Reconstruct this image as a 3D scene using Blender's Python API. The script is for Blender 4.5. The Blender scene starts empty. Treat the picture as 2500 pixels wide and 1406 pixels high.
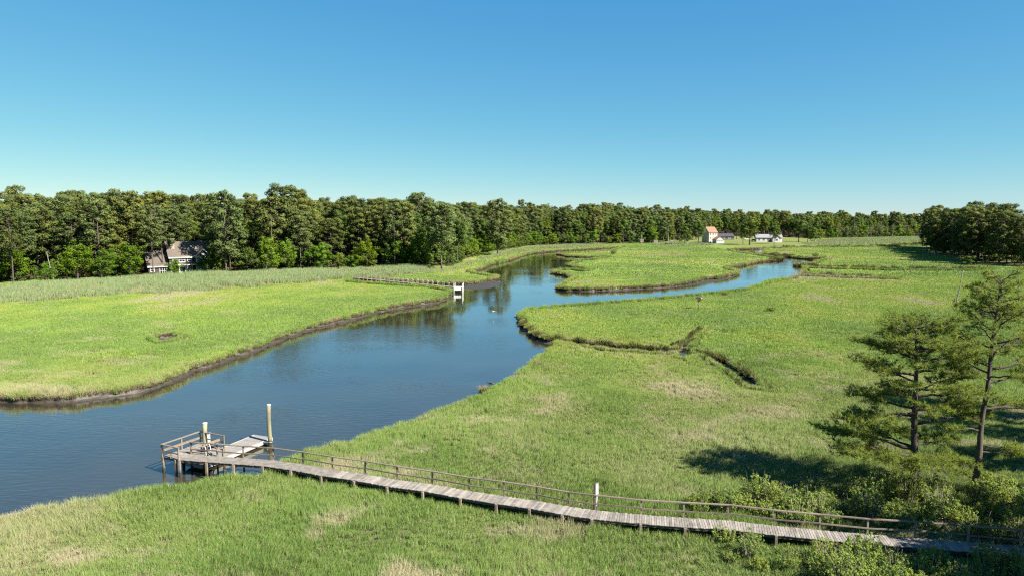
import bpy, bmesh, math, random
import numpy as np
from mathutils import Vector, Matrix, Euler
from mathutils.geometry import delaunay_2d_cdt

random.seed(7)
RNG = np.random.default_rng(7)
scene = bpy.context.scene
COL = scene.collection

# ------------------------------------------------------------------ camera
CAM_H = 20.0                      # metres above the water
F_PX = 1667.0                     # focal length in photo pixels (photo 2500 wide)
HORIZON_Y = 535.0
PITCH = math.atan((HORIZON_Y - 703.0) / F_PX)
cam_d = bpy.data.cameras.new('camera')
cam_d.sensor_width = 36.0
cam_d.lens = 36.0 * F_PX / 2500.0
cam_d.clip_start = 0.5
cam_d.clip_end = 12000.0
cam = bpy.data.objects.new('camera', cam_d)
cam.location = (0, 0, CAM_H)
cam.rotation_euler = (math.pi / 2 + PITCH, 0, 0)
COL.objects.link(cam)
scene.camera = cam

# ------------------------------------------------------------------ world, sun, exposure
SUN_EL = math.radians(43)
SUN_AZ = math.atan2(0.84, -0.54)          # clockwise from +Y, to the right and behind the camera
world = bpy.data.worlds.new('World')
scene.world = world
world.use_nodes = True
wn = world.node_tree
wn.nodes.clear()
sky = wn.nodes.new('ShaderNodeTexSky')
sky.sky_type = 'NISHITA'
sky.sun_disc = False
sky.sun_elevation = SUN_EL
sky.sun_rotation = SUN_AZ
sky.air_density = 1.0
sky.dust_density = 0.0
sky.ozone_density = 6.0
sky.altitude = 1500
bg = wn.nodes.new('ShaderNodeBackground')
bg.inputs['Strength'].default_value = 0.1
wo = wn.nodes.new('ShaderNodeOutputWorld')
# one even grade over the whole sky: the clear, cyan-leaning blue of that day
EXPOSURE = 1.8
sk_s = wn.nodes.new('ShaderNodeSeparateColor'); sk_c = wn.nodes.new('ShaderNodeCombineColor')
wn.links.new(sky.outputs[0], sk_s.inputs[0])
for ch, (k, g) in enumerate(((0.083, 1.12), (0.213, 0.69), (0.455, 0.29))):
    pw = wn.nodes.new('ShaderNodeMath'); pw.operation = 'POWER'; pw.inputs[1].default_value = g
    ml = wn.nodes.new('ShaderNodeMath'); ml.operation = 'MULTIPLY'; ml.inputs[1].default_value = k / (0.1 * 2 ** EXPOSURE)
    wn.links.new(sk_s.outputs[ch], pw.inputs[0]); wn.links.new(pw.outputs[0], ml.inputs[0]); wn.links.new(ml.outputs[0], sk_c.inputs[ch])
wn.links.new(sk_c.outputs[0], bg.inputs[0])
wn.links.new(bg.outputs[0], wo.inputs[0])

sun_d = bpy.data.lights.new('sun', 'SUN')
sun_d.energy = 5.0
sun_d.angle = math.radians(0.53)
sun_d.color = (1.0, 0.93, 0.82)
sun = bpy.data.objects.new('sun', sun_d)
sdir = Vector((math.sin(SUN_AZ) * math.cos(SUN_EL), math.cos(SUN_AZ) * math.cos(SUN_EL), math.sin(SUN_EL)))
sun.rotation_euler = sdir.to_track_quat('Z', 'Y').to_euler()
sun.location = (60, -40, 80)
COL.objects.link(sun)
scene.view_settings.view_transform = 'Standard'
scene.view_settings.look = 'None'
scene.view_settings.exposure = EXPOSURE
scene.view_settings.gamma = 1.0
scene.render.film_transparent = False
scene.cycles.max_bounces = 6
scene.cycles.diffuse_bounces = 2
scene.cycles.glossy_bounces = 3
scene.cycles.transmission_bounces = 3
scene.cycles.transparent_max_bounces = 4
scene.cycles.use_denoising = False
scene.cycles.filter_width = 1.2

# ------------------------------------------------------------------ pixel -> place
SP, CP = math.sin(-PITCH), math.cos(-PITCH)
def P(x, y, z=0.0):
    """photo pixel -> point on the horizontal plane at height z"""
    u = (x - 1250.0) / F_PX
    v = (703.0 - y) / F_PX
    d = Vector((u, CP + v * SP, v * CP - SP))
    t = (z - CAM_H) / d.z
    return Vector((d.x * t, d.y * t, z))
def Zat(y, pt):
    """height at which photo row y passes over the ground position pt"""
    v = (703.0 - y) / F_PX
    return CAM_H + pt[1] * (v * CP - SP) / (CP + v * SP)
def to_px(p):
    dz = p[2] - CAM_H
    depth = p[1] * CP - dz * SP
    return 1250 + F_PX * p[0] / depth, 703 - F_PX * (p[1] * SP + dz * CP) / depth

# ------------------------------------------------------------------ object helpers
def link(name, mesh, mats=None, parent=None, kind=None):
    o = bpy.data.objects.new(name, mesh)
    COL.objects.link(o)
    if mats is not None:
        for m in (mats if isinstance(mats, (list, tuple)) else [mats]):
            if mesh is not None and m.name not in [q.name for q in mesh.materials if q]:
                mesh.materials.append(m)
    if parent is not None:
        o.parent = parent
    if kind:
        o['kind'] = kind
    return o
def empty(name, loc=(0, 0, 0), rz=0.0, parent=None):
    o = bpy.data.objects.new(name, None)
    o.empty_display_size = 0.3
    COL.objects.link(o)
    o.location = loc
    o.rotation_euler = (0, 0, rz)
    if parent is not None:
        o.parent = parent
    return o
def tag(o, label, cat=None, group=None, kind=None):
    o['label'] = label
    if cat: o['category'] = cat
    if group: o['group'] = group
    if kind: o['kind'] = kind
    return o

class MB:
    """collects simple shapes into one mesh"""
    def __init__(s):
        s.v = []; s.f = []
    def add(s, vs, fs):
        n = len(s.v)
        s.v += [tuple(q) for q in vs]
        s.f += [tuple(i + n for i in f) for f in fs]
    def box(s, x0, x1, y0, y1, z0, z1):
        s.add([(x0,y0,z0),(x1,y0,z0),(x1,y1,z0),(x0,y1,z0),(x0,y0,z1),(x1,y0,z1),(x1,y1,z1),(x0,y1,z1)],
              [(0,3,2,1),(4,5,6,7),(0,1,5,4),(1,2,6,5),(2,3,7,6),(3,0,4,7)])
    def bar(s, a, b, w, h, up=(0, 0, 1)):
        a, b = Vector(a), Vector(b)
        d = (b - a).normalized()
        up = Vector(up)
        if abs(d.dot(up)) > 0.98: up = Vector((0, 1, 0))
        r = d.cross(up).normalized() * (w / 2)
        u = r.cross(d).normalized() * (h / 2)
        s.add([a-r-u, a+r-u, a+r+u, a-r+u, b-r-u, b+r-u, b+r+u, b-r+u],
              [(0,3,2,1),(4,5,6,7),(0,1,5,4),(1,2,6,5),(2,3,7,6),(3,0,4,7)])
    def tube(s, pts, rads, n=8, cap=True):
        pts = [Vector(p) for p in pts]
        rings = []
        base = len(s.v)
        d0 = (pts[1] - pts[0]).normalized()
        ref = Vector((1, 0, 0)) if abs(d0.x) < 0.9 else Vector((0, 1, 0))
        for i, p in enumerate(pts):
            d = (pts[min(i+1, len(pts)-1)] - pts[max(i-1, 0)]).normalized()
            r = d.cross(ref)
            r = r.normalized() if r.length > 1e-6 else Vector((0, 0, 1))
            u = r.cross(d).normalized()
            for k in range(n):
                a = 2 * math.pi * k / n
                s.v.append(tuple(p + (r * math.cos(a) + u * math.sin(a)) * rads[i]))
        for i in range(len(pts) - 1):
            for k in range(n):
                k2 = (k + 1) % n
                s.f.append((base+i*n+k, base+i*n+k2, base+(i+1)*n+k2, base+(i+1)*n+k))
        if cap:
            s.f.append(tuple(base + (len(pts)-1)*n + k for k in range(n)))
            s.f.append(tuple(base + k for k in reversed(range(n))))
    def poly(s, pts):
        s.add(pts, [tuple(range(len(pts)))])
    def prism(s, pts, off):
        """polygon pts extruded by vector off"""
        off = Vector(off); n = len(pts)
        a = [Vector(p) for p in pts]
        s.add(a + [p + off for p in a],
              [tuple(range(n))[::-1], tuple(range(n, 2*n))] + [(i, (i+1) % n, n+(i+1) % n, n+i) for i in range(n)])
    def mesh(s, name, smooth=False):
        m = bpy.data.meshes.new(name)
        m.from_pydata(s.v, [], s.f)
        bm = bmesh.new(); bm.from_mesh(m)
        bmesh.ops.recalc_face_normals(bm, faces=bm.faces)
        bm.to_mesh(m); bm.free()
        if smooth:
            m.shade_smooth()
        m.update()
        return m
    def build(s, name, mat, parent=None, smooth=False, kind=None):
        return link(name, s.mesh(name, smooth), mat, parent, kind)

def np_mesh(name, verts, faces_flat, k, colors=None, cn=None):
    """fast mesh: faces_flat (n,k) index array, per-vertex colours optional"""
    m = bpy.data.meshes.new(name)
    nv, nf = len(verts), len(faces_flat)
    m.vertices.add(nv)
    m.vertices.foreach_set('co', np.asarray(verts, dtype=np.float32).ravel())
    m.loops.add(nf * k)
    m.loops.foreach_set('vertex_index', np.asarray(faces_flat, dtype=np.int32).ravel())
    m.polygons.add(nf)
    m.polygons.foreach_set('loop_start', np.arange(0, nf * k, k, dtype=np.int32))
    m.update(calc_edges=True)
    if colors is not None:
        a = m.attributes.new('shade', 'FLOAT_COLOR', 'POINT')
        a.data.foreach_set('color', np.asarray(colors, dtype=np.float32).ravel())
    if cn is not None:
        a = m.attributes.new('clump', 'FLOAT_VECTOR', 'POINT')
        a.data.foreach_set('vector', np.asarray(cn, dtype=np.float32).ravel())
    return m

def copy_tree(o, parent=None):
    c = o.copy()
    COL.objects.link(c)
    c.parent = parent
    for ch in list(o.children):
        copy_tree(ch, c)
    return c

# ------------------------------------------------------------------ materials
def new_mat(name):
    m = bpy.data.materials.new(name)
    m.use_nodes = True
    nt = m.node_tree
    nt.nodes.clear()
    return m, nt
def N(nt, typ, **kw):
    n = nt.nodes.new(typ)
    for k, v in kw.items():
        if k.startswith('i_'):
            key = k[2:].replace('_', ' ')
            n.inputs[int(key) if key.isdigit() else key].default_value = v
        else:
            setattr(n, k, v)
    return n
def L(nt, a, b):
    nt.links.new(a, b)
def ramp(nt, fac, stops, interp='LINEAR'):
    r = nt.nodes.new('ShaderNodeValToRGB')
    r.color_ramp.interpolation = interp
    e = r.color_ramp.elements
    while len(e) < len(stops): e.new(0.5)
    for el, (p, c) in zip(e, stops):
        el.position = p
        el.color = (*c, 1) if len(c) == 3 else c
    L(nt, fac, r.inputs[0])
    return r.outputs[0]
def mixc(nt, fac, a, b, typ='MIX'):
    n = nt.nodes.new('ShaderNodeMix')
    n.data_type = 'RGBA'
    n.blend_type = typ
    for sock, val in ((n.inputs[0], fac), (n.inputs[6], a), (n.inputs[7], b)):
        if hasattr(val, 'links'): L(nt, val, sock)
        elif isinstance(val, (int, float)): sock.default_value = val
        else: sock.default_value = (*val, 1)
    return n.outputs[2]
def mth(nt, op, a, b=None, clamp=False):
    n = nt.nodes.new('ShaderNodeMath')
    n.operation = op
    n.use_clamp = clamp
    for i, v in enumerate((a, b)):
        if v is None: continue
        if hasattr(v, 'links'): L(nt, v, n.inputs[i])
        else: n.inputs[i].default_value = v
    return n.outputs[0]
def pos_noise(nt, scale, detail=3, rough=0.55, stretch=None):
    g = nt.nodes.new('ShaderNodeNewGeometry')
    out = g.outputs['Position']
    if stretch:
        mp = nt.nodes.new('ShaderNodeMapping')
        mp.inputs['Scale'].default_value = stretch
        L(nt, out, mp.inputs[0]); out = mp.outputs[0]
    n = nt.nodes.new('ShaderNodeTexNoise')
    n.inputs['Scale'].default_value = scale
    n.inputs['Detail'].default_value = detail
    n.inputs['Roughness'].default_value = rough
    L(nt, out, n.inputs['Vector'])
    return n.outputs[0]

def solid(name, col, rough=0.7, var=0.25, scale=6.0, bump=0.0, stretch=None, metallic=0.0, tide=None, orand=0.35):
    """plain weathered surface: colour with noise variation"""
    m, nt = new_mat(name)
    p = N(nt, 'ShaderNodeBsdfPrincipled')
    p.inputs['Roughness'].default_value = rough
    p.inputs['Metallic'].default_value = metallic
    f = pos_noise(nt, scale, 5, 0.65, stretch)
    oi = N(nt, 'ShaderNodeObjectInfo')
    f2 = mth(nt, 'ADD', f, mth(nt, 'MULTIPLY', mth(nt, 'SUBTRACT', oi.outputs['Random'], 0.5), orand))
    lo = tuple(c * (1 - var) for c in col); hi = tuple(min(1, c * (1 + var)) for c in col)
    c = ramp(nt, f2, [(0.25, lo), (0.75, hi)])
    if tide:
        # wood the tide wets: dark and green below the tide line
        g = N(nt, 'ShaderNodeNewGeometry'); sp = N(nt, 'ShaderNodeSeparateXYZ'); L(nt, g.outputs['Position'], sp.inputs[0])
        mr = N(nt, 'ShaderNodeMapRange'); mr.inputs[1].default_value = tide - .15; mr.inputs[2].default_value = tide + .15
        L(nt, mth(nt, 'ADD', sp.outputs[2], mth(nt, 'MULTIPLY', f, .25)), mr.inputs[0])
        c = mixc(nt, mr.outputs[0], (0.022, 0.022, 0.013), c)
    L(nt, c, p.inputs['Base Color'])
    if bump:
        b = N(nt, 'ShaderNodeBump'); b.inputs['Strength'].default_value = bump; b.inputs['Distance'].default_value = 0.03
        L(nt, f, b.inputs['Height']); L(nt, b.outputs[0], p.inputs['Normal'])
    o = N(nt, 'ShaderNodeOutputMaterial')
    L(nt, p.outputs[0], o.inputs[0])
    return m

# colours of the marsh, shared by the ground sheet and the blades that grow on it
GRASS = dict(bright=(0.165, 0.225, 0.042), mid=(0.105, 0.180, 0.038), deep=(0.078, 0.140, 0.028),
             pale=(0.245, 0.25, 0.125), dry=(0.34, 0.295, 0.195))
def marsh_group():
    g = bpy.data.node_groups.new('marsh_colour', 'ShaderNodeTree')
    g.interface.new_socket('Color', in_out='OUTPUT', socket_type='NodeSocketColor')
    g.interface.new_socket('Dry', in_out='OUTPUT', socket_type='NodeSocketFloat')
    out = g.nodes.new('NodeGroupOutput')
    big = pos_noise(g, 0.014, 3, 0.5)
    med = pos_noise(g, 0.075, 4, 0.6, (1.0, 0.55, 1.0))
    fine = pos_noise(g, 0.45, 3, 0.6)
    f = mth(g, 'ADD', mth(g, 'MULTIPLY', big, 0.55), mth(g, 'ADD', mth(g, 'MULTIPLY', med, 0.40), mth(g, 'MULTIPLY', fine, 0.12)))
    f = mth(g, 'ADD', mth(g, 'MULTIPLY', mth(g, 'SUBTRACT', f, 0.535), 1.7), 0.53)
    # the open marsh far from the boardwalk is a yellower, brighter grass
    geo = g.nodes.new('ShaderNodeNewGeometry')
    sep = g.nodes.new('ShaderNodeSeparateXYZ'); L(g, geo.outputs['Position'], sep.inputs[0])
    mr = g.nodes.new('ShaderNodeMapRange')
    mr.inputs[1].default_value = 55; mr.inputs[2].default_value = 105
    L(g, sep.outputs[1], mr.inputs[0])
    far = ramp(g, f, [(0.34, GRASS['mid']), (0.46, (0.120, 0.200, 0.038)), (0.54, (0.150, 0.235, 0.040)), (0.62, (0.192, 0.25, 0.044)), (0.72, GRASS['pale'])])
    near = ramp(g, f, [(0.34, GRASS['deep']), (0.44, (0.112, 0.186, 0.040)), (0.52, (0.142, 0.208, 0.052)), (0.58, (0.172, 0.222, 0.072)), (0.66, GRASS['pale']), (0.74, GRASS['dry'])])
    col = mixc(g, mr.outputs[0], near, far)
    # dead, straw-coloured patches
    dn = pos_noise(g, 0.16, 4, 0.62, (0.8, 1.2, 1.0))
    dry = ramp(g, dn, [(0.54, (0, 0, 0)), (0.66, (1, 1, 1))])
    dryf = mth(g, 'MULTIPLY', dry, mth(g, 'SUBTRACT', 0.8, mth(g, 'MULTIPLY', mr.outputs[0], 0.55)))
    col = mixc(g, dryf, col, GRASS['dry'])
    L(g, col, out.inputs[0])
    L(g, dryf, out.inputs[1])
    return g
MARSH = marsh_group()

def soft_normal(nt, up=0.0, clump=0.0, own=1.0):
    """shading normal of a leaf leaning towards that of the canopy or clump it belongs to"""
    g = N(nt, 'ShaderNodeNewGeometry')
    a = N(nt, 'ShaderNodeVectorMath', operation='SCALE'); L(nt, g.outputs['Normal'], a.inputs[0]); a.inputs['Scale'].default_value = own
    out = a.outputs[0]
    if up:
        b = N(nt, 'ShaderNodeVectorMath', operation='ADD'); L(nt, out, b.inputs[0]); b.inputs[1].default_value = (0, 0, up); out = b.outputs[0]
    if clump:
        at = N(nt, 'ShaderNodeAttribute', attribute_name='clump')
        vt = N(nt, 'ShaderNodeVectorTransform', vector_type='NORMAL', convert_from='OBJECT', convert_to='WORLD'); L(nt, at.outputs['Vector'], vt.inputs[0])
        nz = N(nt, 'ShaderNodeVectorMath', operation='NORMALIZE'); L(nt, vt.outputs[0], nz.inputs[0])
        c = N(nt, 'ShaderNodeVectorMath', operation='SCALE'); L(nt, nz.outputs[0], c.inputs[0]); c.inputs['Scale'].default_value = clump
        b = N(nt, 'ShaderNodeVectorMath', operation='ADD'); L(nt, out, b.inputs[0]); L(nt, c.outputs[0], b.inputs[1]); out = b.outputs[0]
    n = N(nt, 'ShaderNodeVectorMath', operation='NORMALIZE'); L(nt, out, n.inputs[0])
    return n.outputs[0]
def blade_mat(name, tint=(1, 1, 1), use_marsh=True, base=None, tip=None, transl=0.3):
    m, nt = new_mat(name)
    at = N(nt, 'ShaderNodeAttribute', attribute_name='shade')
    sp = N(nt, 'ShaderNodeSeparateColor'); L(nt, at.outputs['Color'], sp.inputs[0])
    rnd, hgt = sp.outputs[0], sp.outputs[1]
    if use_marsh:
        g = N(nt, 'ShaderNodeGroup'); g.node_tree = MARSH
        col = mixc(nt, 1.0, g.outputs[0], tint, 'MULTIPLY')
        # some blades are dead straw, all are paler at the foot
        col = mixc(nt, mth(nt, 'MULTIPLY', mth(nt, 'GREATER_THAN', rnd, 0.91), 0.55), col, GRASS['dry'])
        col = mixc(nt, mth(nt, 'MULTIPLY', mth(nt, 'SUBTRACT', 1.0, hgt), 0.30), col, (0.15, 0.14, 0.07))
    else:
        col = mixc(nt, hgt, base, tip)
    br = mth(nt, 'ADD', 0.96, mth(nt, 'MULTIPLY', rnd, 0.30))
    cc = N(nt, 'ShaderNodeCombineColor')
    for i in range(3): L(nt, br, cc.inputs[i])
    col = mixc(nt, 1.0, col, cc.outputs[0], 'MULTIPLY')
    d = N(nt, 'ShaderNodeBsdfDiffuse'); L(nt, col, d.inputs[0]); L(nt, soft_normal(nt, 0.75, 0, 0.55), d.inputs['Normal'])
    t = N(nt, 'ShaderNodeBsdfTranslucent'); L(nt, col, t.inputs[0])
    mx = N(nt, 'ShaderNodeMixShader'); mx.inputs[0].default_value = transl
    L(nt, d.outputs[0], mx.inputs[1]); L(nt, t.outputs[0], mx.inputs[2])
    o = N(nt, 'ShaderNodeOutputMaterial'); L(nt, mx.outputs[0], o.inputs[0])
    return m

def leaf_mat(name, dark, light, transl=0.25, hue_var=0.5, clump=0.7, hue=1.0):
    """foliage: each leaf has its own shade, each tree its own tone"""
    m, nt = new_mat(name)
    at = N(nt, 'ShaderNodeAttribute', attribute_name='shade')
    sp = N(nt, 'ShaderNodeSeparateColor'); L(nt, at.outputs['Color'], sp.inputs[0])
    oi = N(nt, 'ShaderNodeObjectInfo')
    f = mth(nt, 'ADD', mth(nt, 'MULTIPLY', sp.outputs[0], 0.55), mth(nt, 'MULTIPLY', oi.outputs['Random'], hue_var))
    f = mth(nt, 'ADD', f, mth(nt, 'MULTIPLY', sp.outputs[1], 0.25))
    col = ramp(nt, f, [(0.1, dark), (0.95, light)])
    # some trees are yellower, some bluer
    hr = mth(nt, 'FRACT', mth(nt, 'MULTIPLY', oi.outputs['Random'], 7.31))
    col = mixc(nt, hue, col, ramp(nt, hr, [(0.0, (1.16, 1.0, 0.75)), (0.45, (1.0, 1.0, 1.0)), (0.7, (0.95, 1.0, 1.1)), (1.0, (0.86, 0.93, 1.0))]), 'MULTIPLY')
    # twigs and dead sprays
    col = mixc(nt, mth(nt, 'MULTIPLY', mth(nt, 'GREATER_THAN', sp.outputs[2], 0.965), 0.8), col, (0.14, 0.10, 0.06))
    d = N(nt, 'ShaderNodeBsdfDiffuse'); L(nt, col, d.inputs[0]); L(nt, soft_normal(nt, 0.25, clump, 0.5), d.inputs['Normal'])
    t = N(nt, 'ShaderNodeBsdfTranslucent'); L(nt, col, t.inputs[0])
    mx = N(nt, 'ShaderNodeMixShader'); mx.inputs[0].default_value = transl
    L(nt, d.outputs[0], mx.inputs[1]); L(nt, t.outputs[0], mx.inputs[2])
    o = N(nt, 'ShaderNodeOutputMaterial'); L(nt, mx.outputs[0], o.inputs[0])
    return m

M = {}
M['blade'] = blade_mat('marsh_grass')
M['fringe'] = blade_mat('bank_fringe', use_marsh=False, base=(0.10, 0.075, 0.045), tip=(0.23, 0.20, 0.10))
M['darkfringe'] = blade_mat('creek_fringe', use_marsh=False, base=(0.022, 0.017, 0.011), tip=(0.075, 0.080, 0.027))  # brown tussocks, with the shadow along the creek banks put into their colour
M['reed'] = blade_mat('reeds', use_marsh=False, base=(0.17, 0.16, 0.085), tip=(0.145, 0.205, 0.088))
M['reed_dry'] = blade_mat('dry_reeds', use_marsh=False, base=(0.22, 0.18, 0.10), tip=(0.22, 0.22, 0.11))
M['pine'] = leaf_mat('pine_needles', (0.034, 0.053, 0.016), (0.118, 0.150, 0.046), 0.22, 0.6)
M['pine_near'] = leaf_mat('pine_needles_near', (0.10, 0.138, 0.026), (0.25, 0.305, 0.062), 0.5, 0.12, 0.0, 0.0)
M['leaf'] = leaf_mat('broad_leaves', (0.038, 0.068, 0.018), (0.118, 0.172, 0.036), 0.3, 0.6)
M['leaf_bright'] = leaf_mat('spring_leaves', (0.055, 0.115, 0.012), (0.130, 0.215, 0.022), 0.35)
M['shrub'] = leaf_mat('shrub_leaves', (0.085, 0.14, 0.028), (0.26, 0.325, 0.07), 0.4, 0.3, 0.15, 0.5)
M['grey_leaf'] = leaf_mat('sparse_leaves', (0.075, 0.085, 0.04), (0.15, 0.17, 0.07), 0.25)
M['bark'] = solid('bark', (0.080, 0.064, 0.050), 0.9, 0.45, 5.0, 0.8, (1, 1, 0.25))
M['bark_dark'] = solid('bark_dark', (0.05, 0.038, 0.029), 0.9, 0.5, 7.0, 0.8, (1, 1, 0.3))
M['dead'] = solid('dead_wood', (0.18, 0.155, 0.13), 0.85, 0.35, 5.0, 0.4, (1, 1, 0.2))
M['plank'] = solid('weathered_planks', (0.165, 0.148, 0.128), 0.85, 0.42, 2.2, 0.3, orand=0.38)
M['rail'] = solid('rail_wood', (0.115, 0.093, 0.07), 0.85, 0.35, 3.5, 0.4)
M['post'] = solid('post_wood', (0.165, 0.135, 0.098), 0.85, 0.3, 4.0, 0.4, tide=.62)
M['beam'] = solid('beam_wood', (0.085, 0.07, 0.052), 0.9, 0.35, 4.0, 0.3)
M['pile'] = solid('pile_wood', (0.165, 0.152, 0.092), 0.85, 0.35, 3.0, 0.5, (1, 1, 0.25), tide=.75)
M['white'] = solid('white_paint', (0.50, 0.49, 0.47), 0.5, 0.06, 2.0)
M['float_deck'] = solid('float_boards', (0.175, 0.165, 0.15), 0.8, 0.2, 3.0, 0.2)
M['float_edge'] = solid('float_edge', (0.27, 0.26, 0.235), 0.7, 0.12, 3.0)
M['metal'] = solid('galvanised', (0.3, 0.3, 0.3), 0.4, 0.15, 4.0, metallic=0.6)
M['black'] = solid('black_plastic', (0.02, 0.02, 0.02), 0.6, 0.2)
M['roof_brown'] = solid('roof_brown', (0.078, 0.065, 0.052), 0.9, 0.2, 1.5, 0.3)
M['roof_orange'] = solid('roof_orange', (0.185, 0.105, 0.066), 0.9, 0.14, 0.8)
M['roof_grey'] = solid('roof_grey', (0.16, 0.16, 0.165), 0.9, 0.14, 0.8)
M['roof_dark'] = solid('roof_dark', (0.03, 0.03, 0.037), 0.9, 0.2, 0.8)
M['wall_dark'] = solid('siding_dark', (0.032, 0.027, 0.023), 0.8, 0.2, 2.0, 0.2, (0.2, 0.2, 6))
M['wall_cream'] = solid('siding_cream', (0.42, 0.36, 0.285), 0.8, 0.06, 2.0)
M['wall_white'] = solid('siding_white', (0.46, 0.45, 0.43), 0.8, 0.06, 2.0)
M['wall_shed'] = solid('siding_grey', (0.045, 0.045, 0.05), 0.8, 0.2, 2.0)
M['chimney'] = solid('chimney_stone', (0.22, 0.185, 0.15), 0.9, 0.3, 3.0, 0.5)
M['nest'] = solid('nest_sticks', (0.12, 0.09, 0.065), 0.9, 0.4, 8.0)
M['tyre'] = solid('tyre', (0.02, 0.02, 0.02), 0.8, 0.2)
M['feather_white'] = solid('feather_white', (0.8, 0.8, 0.78), 0.7, 0.05)
M['feather_dark'] = solid('feather_dark', (0.035, 0.03, 0.025), 0.7, 0.2)
M['red_paint'] = solid('red_paint', (0.35, 0.05, 0.03), 0.4, 0.1)
def glass_mat():
    m, nt = new_mat('window_glass')
    p = N(nt, 'ShaderNodeBsdfPrincipled')
    p.inputs['Base Color'].default_value = (0.012, 0.014, 0.016, 1)
    p.inputs['Roughness'].default_value = 0.25
    p.inputs['Specular IOR Level'].default_value = 0.2
    o = N(nt, 'ShaderNodeOutputMaterial'); L(nt, p.outputs[0], o.inputs[0])
    return m
M['glass'] = glass_mat()

def water_mat():
    m, nt = new_mat('river_water')
    p = N(nt, 'ShaderNodeBsdfPrincipled')
    p.inputs['IOR'].default_value = 1.36
    p.inputs['Roughness'].default_value = 0.04
    c = ramp(nt, pos_noise(nt, 0.05, 3), [(0.35, (0.022, 0.021, 0.014)), (0.7, (0.035, 0.032, 0.018))])
    L(nt, c, p.inputs['Base Color'])
    # wind ripples: two crossing trains of small waves, broken up by calmer lanes
    r1 = pos_noise(nt, 1.5, 1, 0.5, (0.55, 1.5, 1.0))
    r2 = pos_noise(nt, 4.5, 1, 0.5, (0.6, 1.6, 1.0))
    calm = ramp(nt, pos_noise(nt, 0.045, 2, 0.5, (0.6, 1.3, 1.0)), [(0.40, (0.22, 0.22, 0.22)), (0.58, (1, 1, 1))])
    h = mth(nt, 'ADD', mth(nt, 'MULTIPLY', r1, 0.012), mth(nt, 'MULTIPLY', r2, 0.0035))
    h = mth(nt, 'MULTIPLY', h, calm)
    # the breeze reaches the wide reach by the dock, the upper bends lie sheltered
    gy = N(nt, 'ShaderNodeNewGeometry'); sy = N(nt, 'ShaderNodeSeparateXYZ'); L(nt, gy.outputs['Position'], sy.inputs[0])
    mr = N(nt, 'ShaderNodeMapRange'); mr.inputs[1].default_value = 60; mr.inputs[2].default_value = 140; mr.inputs[3].default_value = 3.2; mr.inputs[4].default_value = 0.8
    L(nt, sy.outputs[1], mr.inputs[0])
    h = mth(nt, 'MULTIPLY', h, mr.outputs[0])
    b = N(nt, 'ShaderNodeBump')
    b.inputs['Strength'].default_value = 1.0
    b.inputs['Distance'].default_value = 1.0
    L(nt, h, b.inputs['Height']); L(nt, b.outputs[0], p.inputs['Normal'])
    p.inputs['Coat Weight'].default_value = 0.85; p.inputs['Coat IOR'].default_value = 1.33; p.inputs['Coat Roughness'].default_value = 0.03
    L(nt, b.outputs[0], p.inputs['Coat Normal'])
    o = N(nt, 'ShaderNodeOutputMaterial'); L(nt, p.outputs[0], o.inputs[0])
    return m
M['water'] = water_mat()

def mud_mat():
    m, nt = new_mat('bank_mud')
    p = N(nt, 'ShaderNodeBsdfPrincipled')
    f = pos_noise(nt, 1.2, 6, 0.7)
    c = ramp(nt, f, [(0.3, (0.018, 0.014, 0.010)), (0.6, (0.036, 0.029, 0.020)), (0.8, (0.065, 0.054, 0.036))])
    L(nt, c, p.inputs['Base Color'])
    p.inputs['Roughness'].default_value = 0.55
    b = N(nt, 'ShaderNodeBump'); b.inputs['Strength'].default_value = 0.9; b.inputs['Distance'].default_value = 0.15
    L(nt, f, b.inputs['Height']); L(nt, b.outputs[0], p.inputs['Normal'])
    o = N(nt, 'ShaderNodeOutputMaterial'); L(nt, p.outputs[0], o.inputs[0])
    return m
M['mud'] = mud_mat()

def ground_mat():
    m, nt = new_mat('marsh_ground')
    g = N(nt, 'ShaderNodeGroup'); g.node_tree = MARSH
    at = N(nt, 'ShaderNodeAttribute', attribute_name='shade')
    sp = N(nt, 'ShaderNodeSeparateColor'); L(nt, at.outputs['Color'], sp.inputs[0])
    speck = pos_noise(nt, 2.2, 5, 0.7)
    br = ramp(nt, speck, [(0.3, (0.62, 0.62, 0.62)), (0.7, (1.05, 1.05, 1.05))])
    col = mixc(nt, 1.0, g.outputs[0], br, 'MULTIPLY')
    # close by, the thatch and peat between the stems; forest floor; mown lawn; sand
    col = mixc(nt, mth(nt, 'MULTIPLY', sp.outputs[2], 0.8), col, mixc(nt, speck, (0.07, 0.065, 0.03), (0.16, 0.135, 0.075)))
    col = mixc(nt, sp.outputs[0], col, mixc(nt, speck, (0.035, 0.028, 0.016), (0.09, 0.07, 0.04)))
    lawn = mixc(nt, pos_noise(nt, 0.09, 3), (0.095, 0.13, 0.032), (0.14, 0.15, 0.05))
    col = mixc(nt, sp.outputs[1], col, lawn)
    p = N(nt, 'ShaderNodeBsdfPrincipled'); p.inputs['Roughness'].default_value = 0.95
    p.inputs['Specular IOR Level'].default_value = 0.1
    L(nt, col, p.inputs['Base Color'])
    b = N(nt, 'ShaderNodeBump'); b.inputs['Strength'].default_value = 1.0; b.inputs['Distance'].default_value = 0.35
    L(nt, speck, b.inputs['Height']); L(nt, b.outputs[0], p.inputs['Normal'])
    o = N(nt, 'ShaderNodeOutputMaterial'); L(nt, p.outputs[0], o.inputs[0])
    return m
M['ground'] = ground_mat()

# ================================================================== THE SETTING
MARSH_Z = 0.6
GT = 1.05          # top of the grass on a near bank, which hides the waterline behind it

def px_line(pts):
    """(x, y) on the waterline, or (x, y, z)"""
    return [P(p[0], p[1], p[2] if len(p) > 2 else 0.0) for p in pts]

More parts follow.
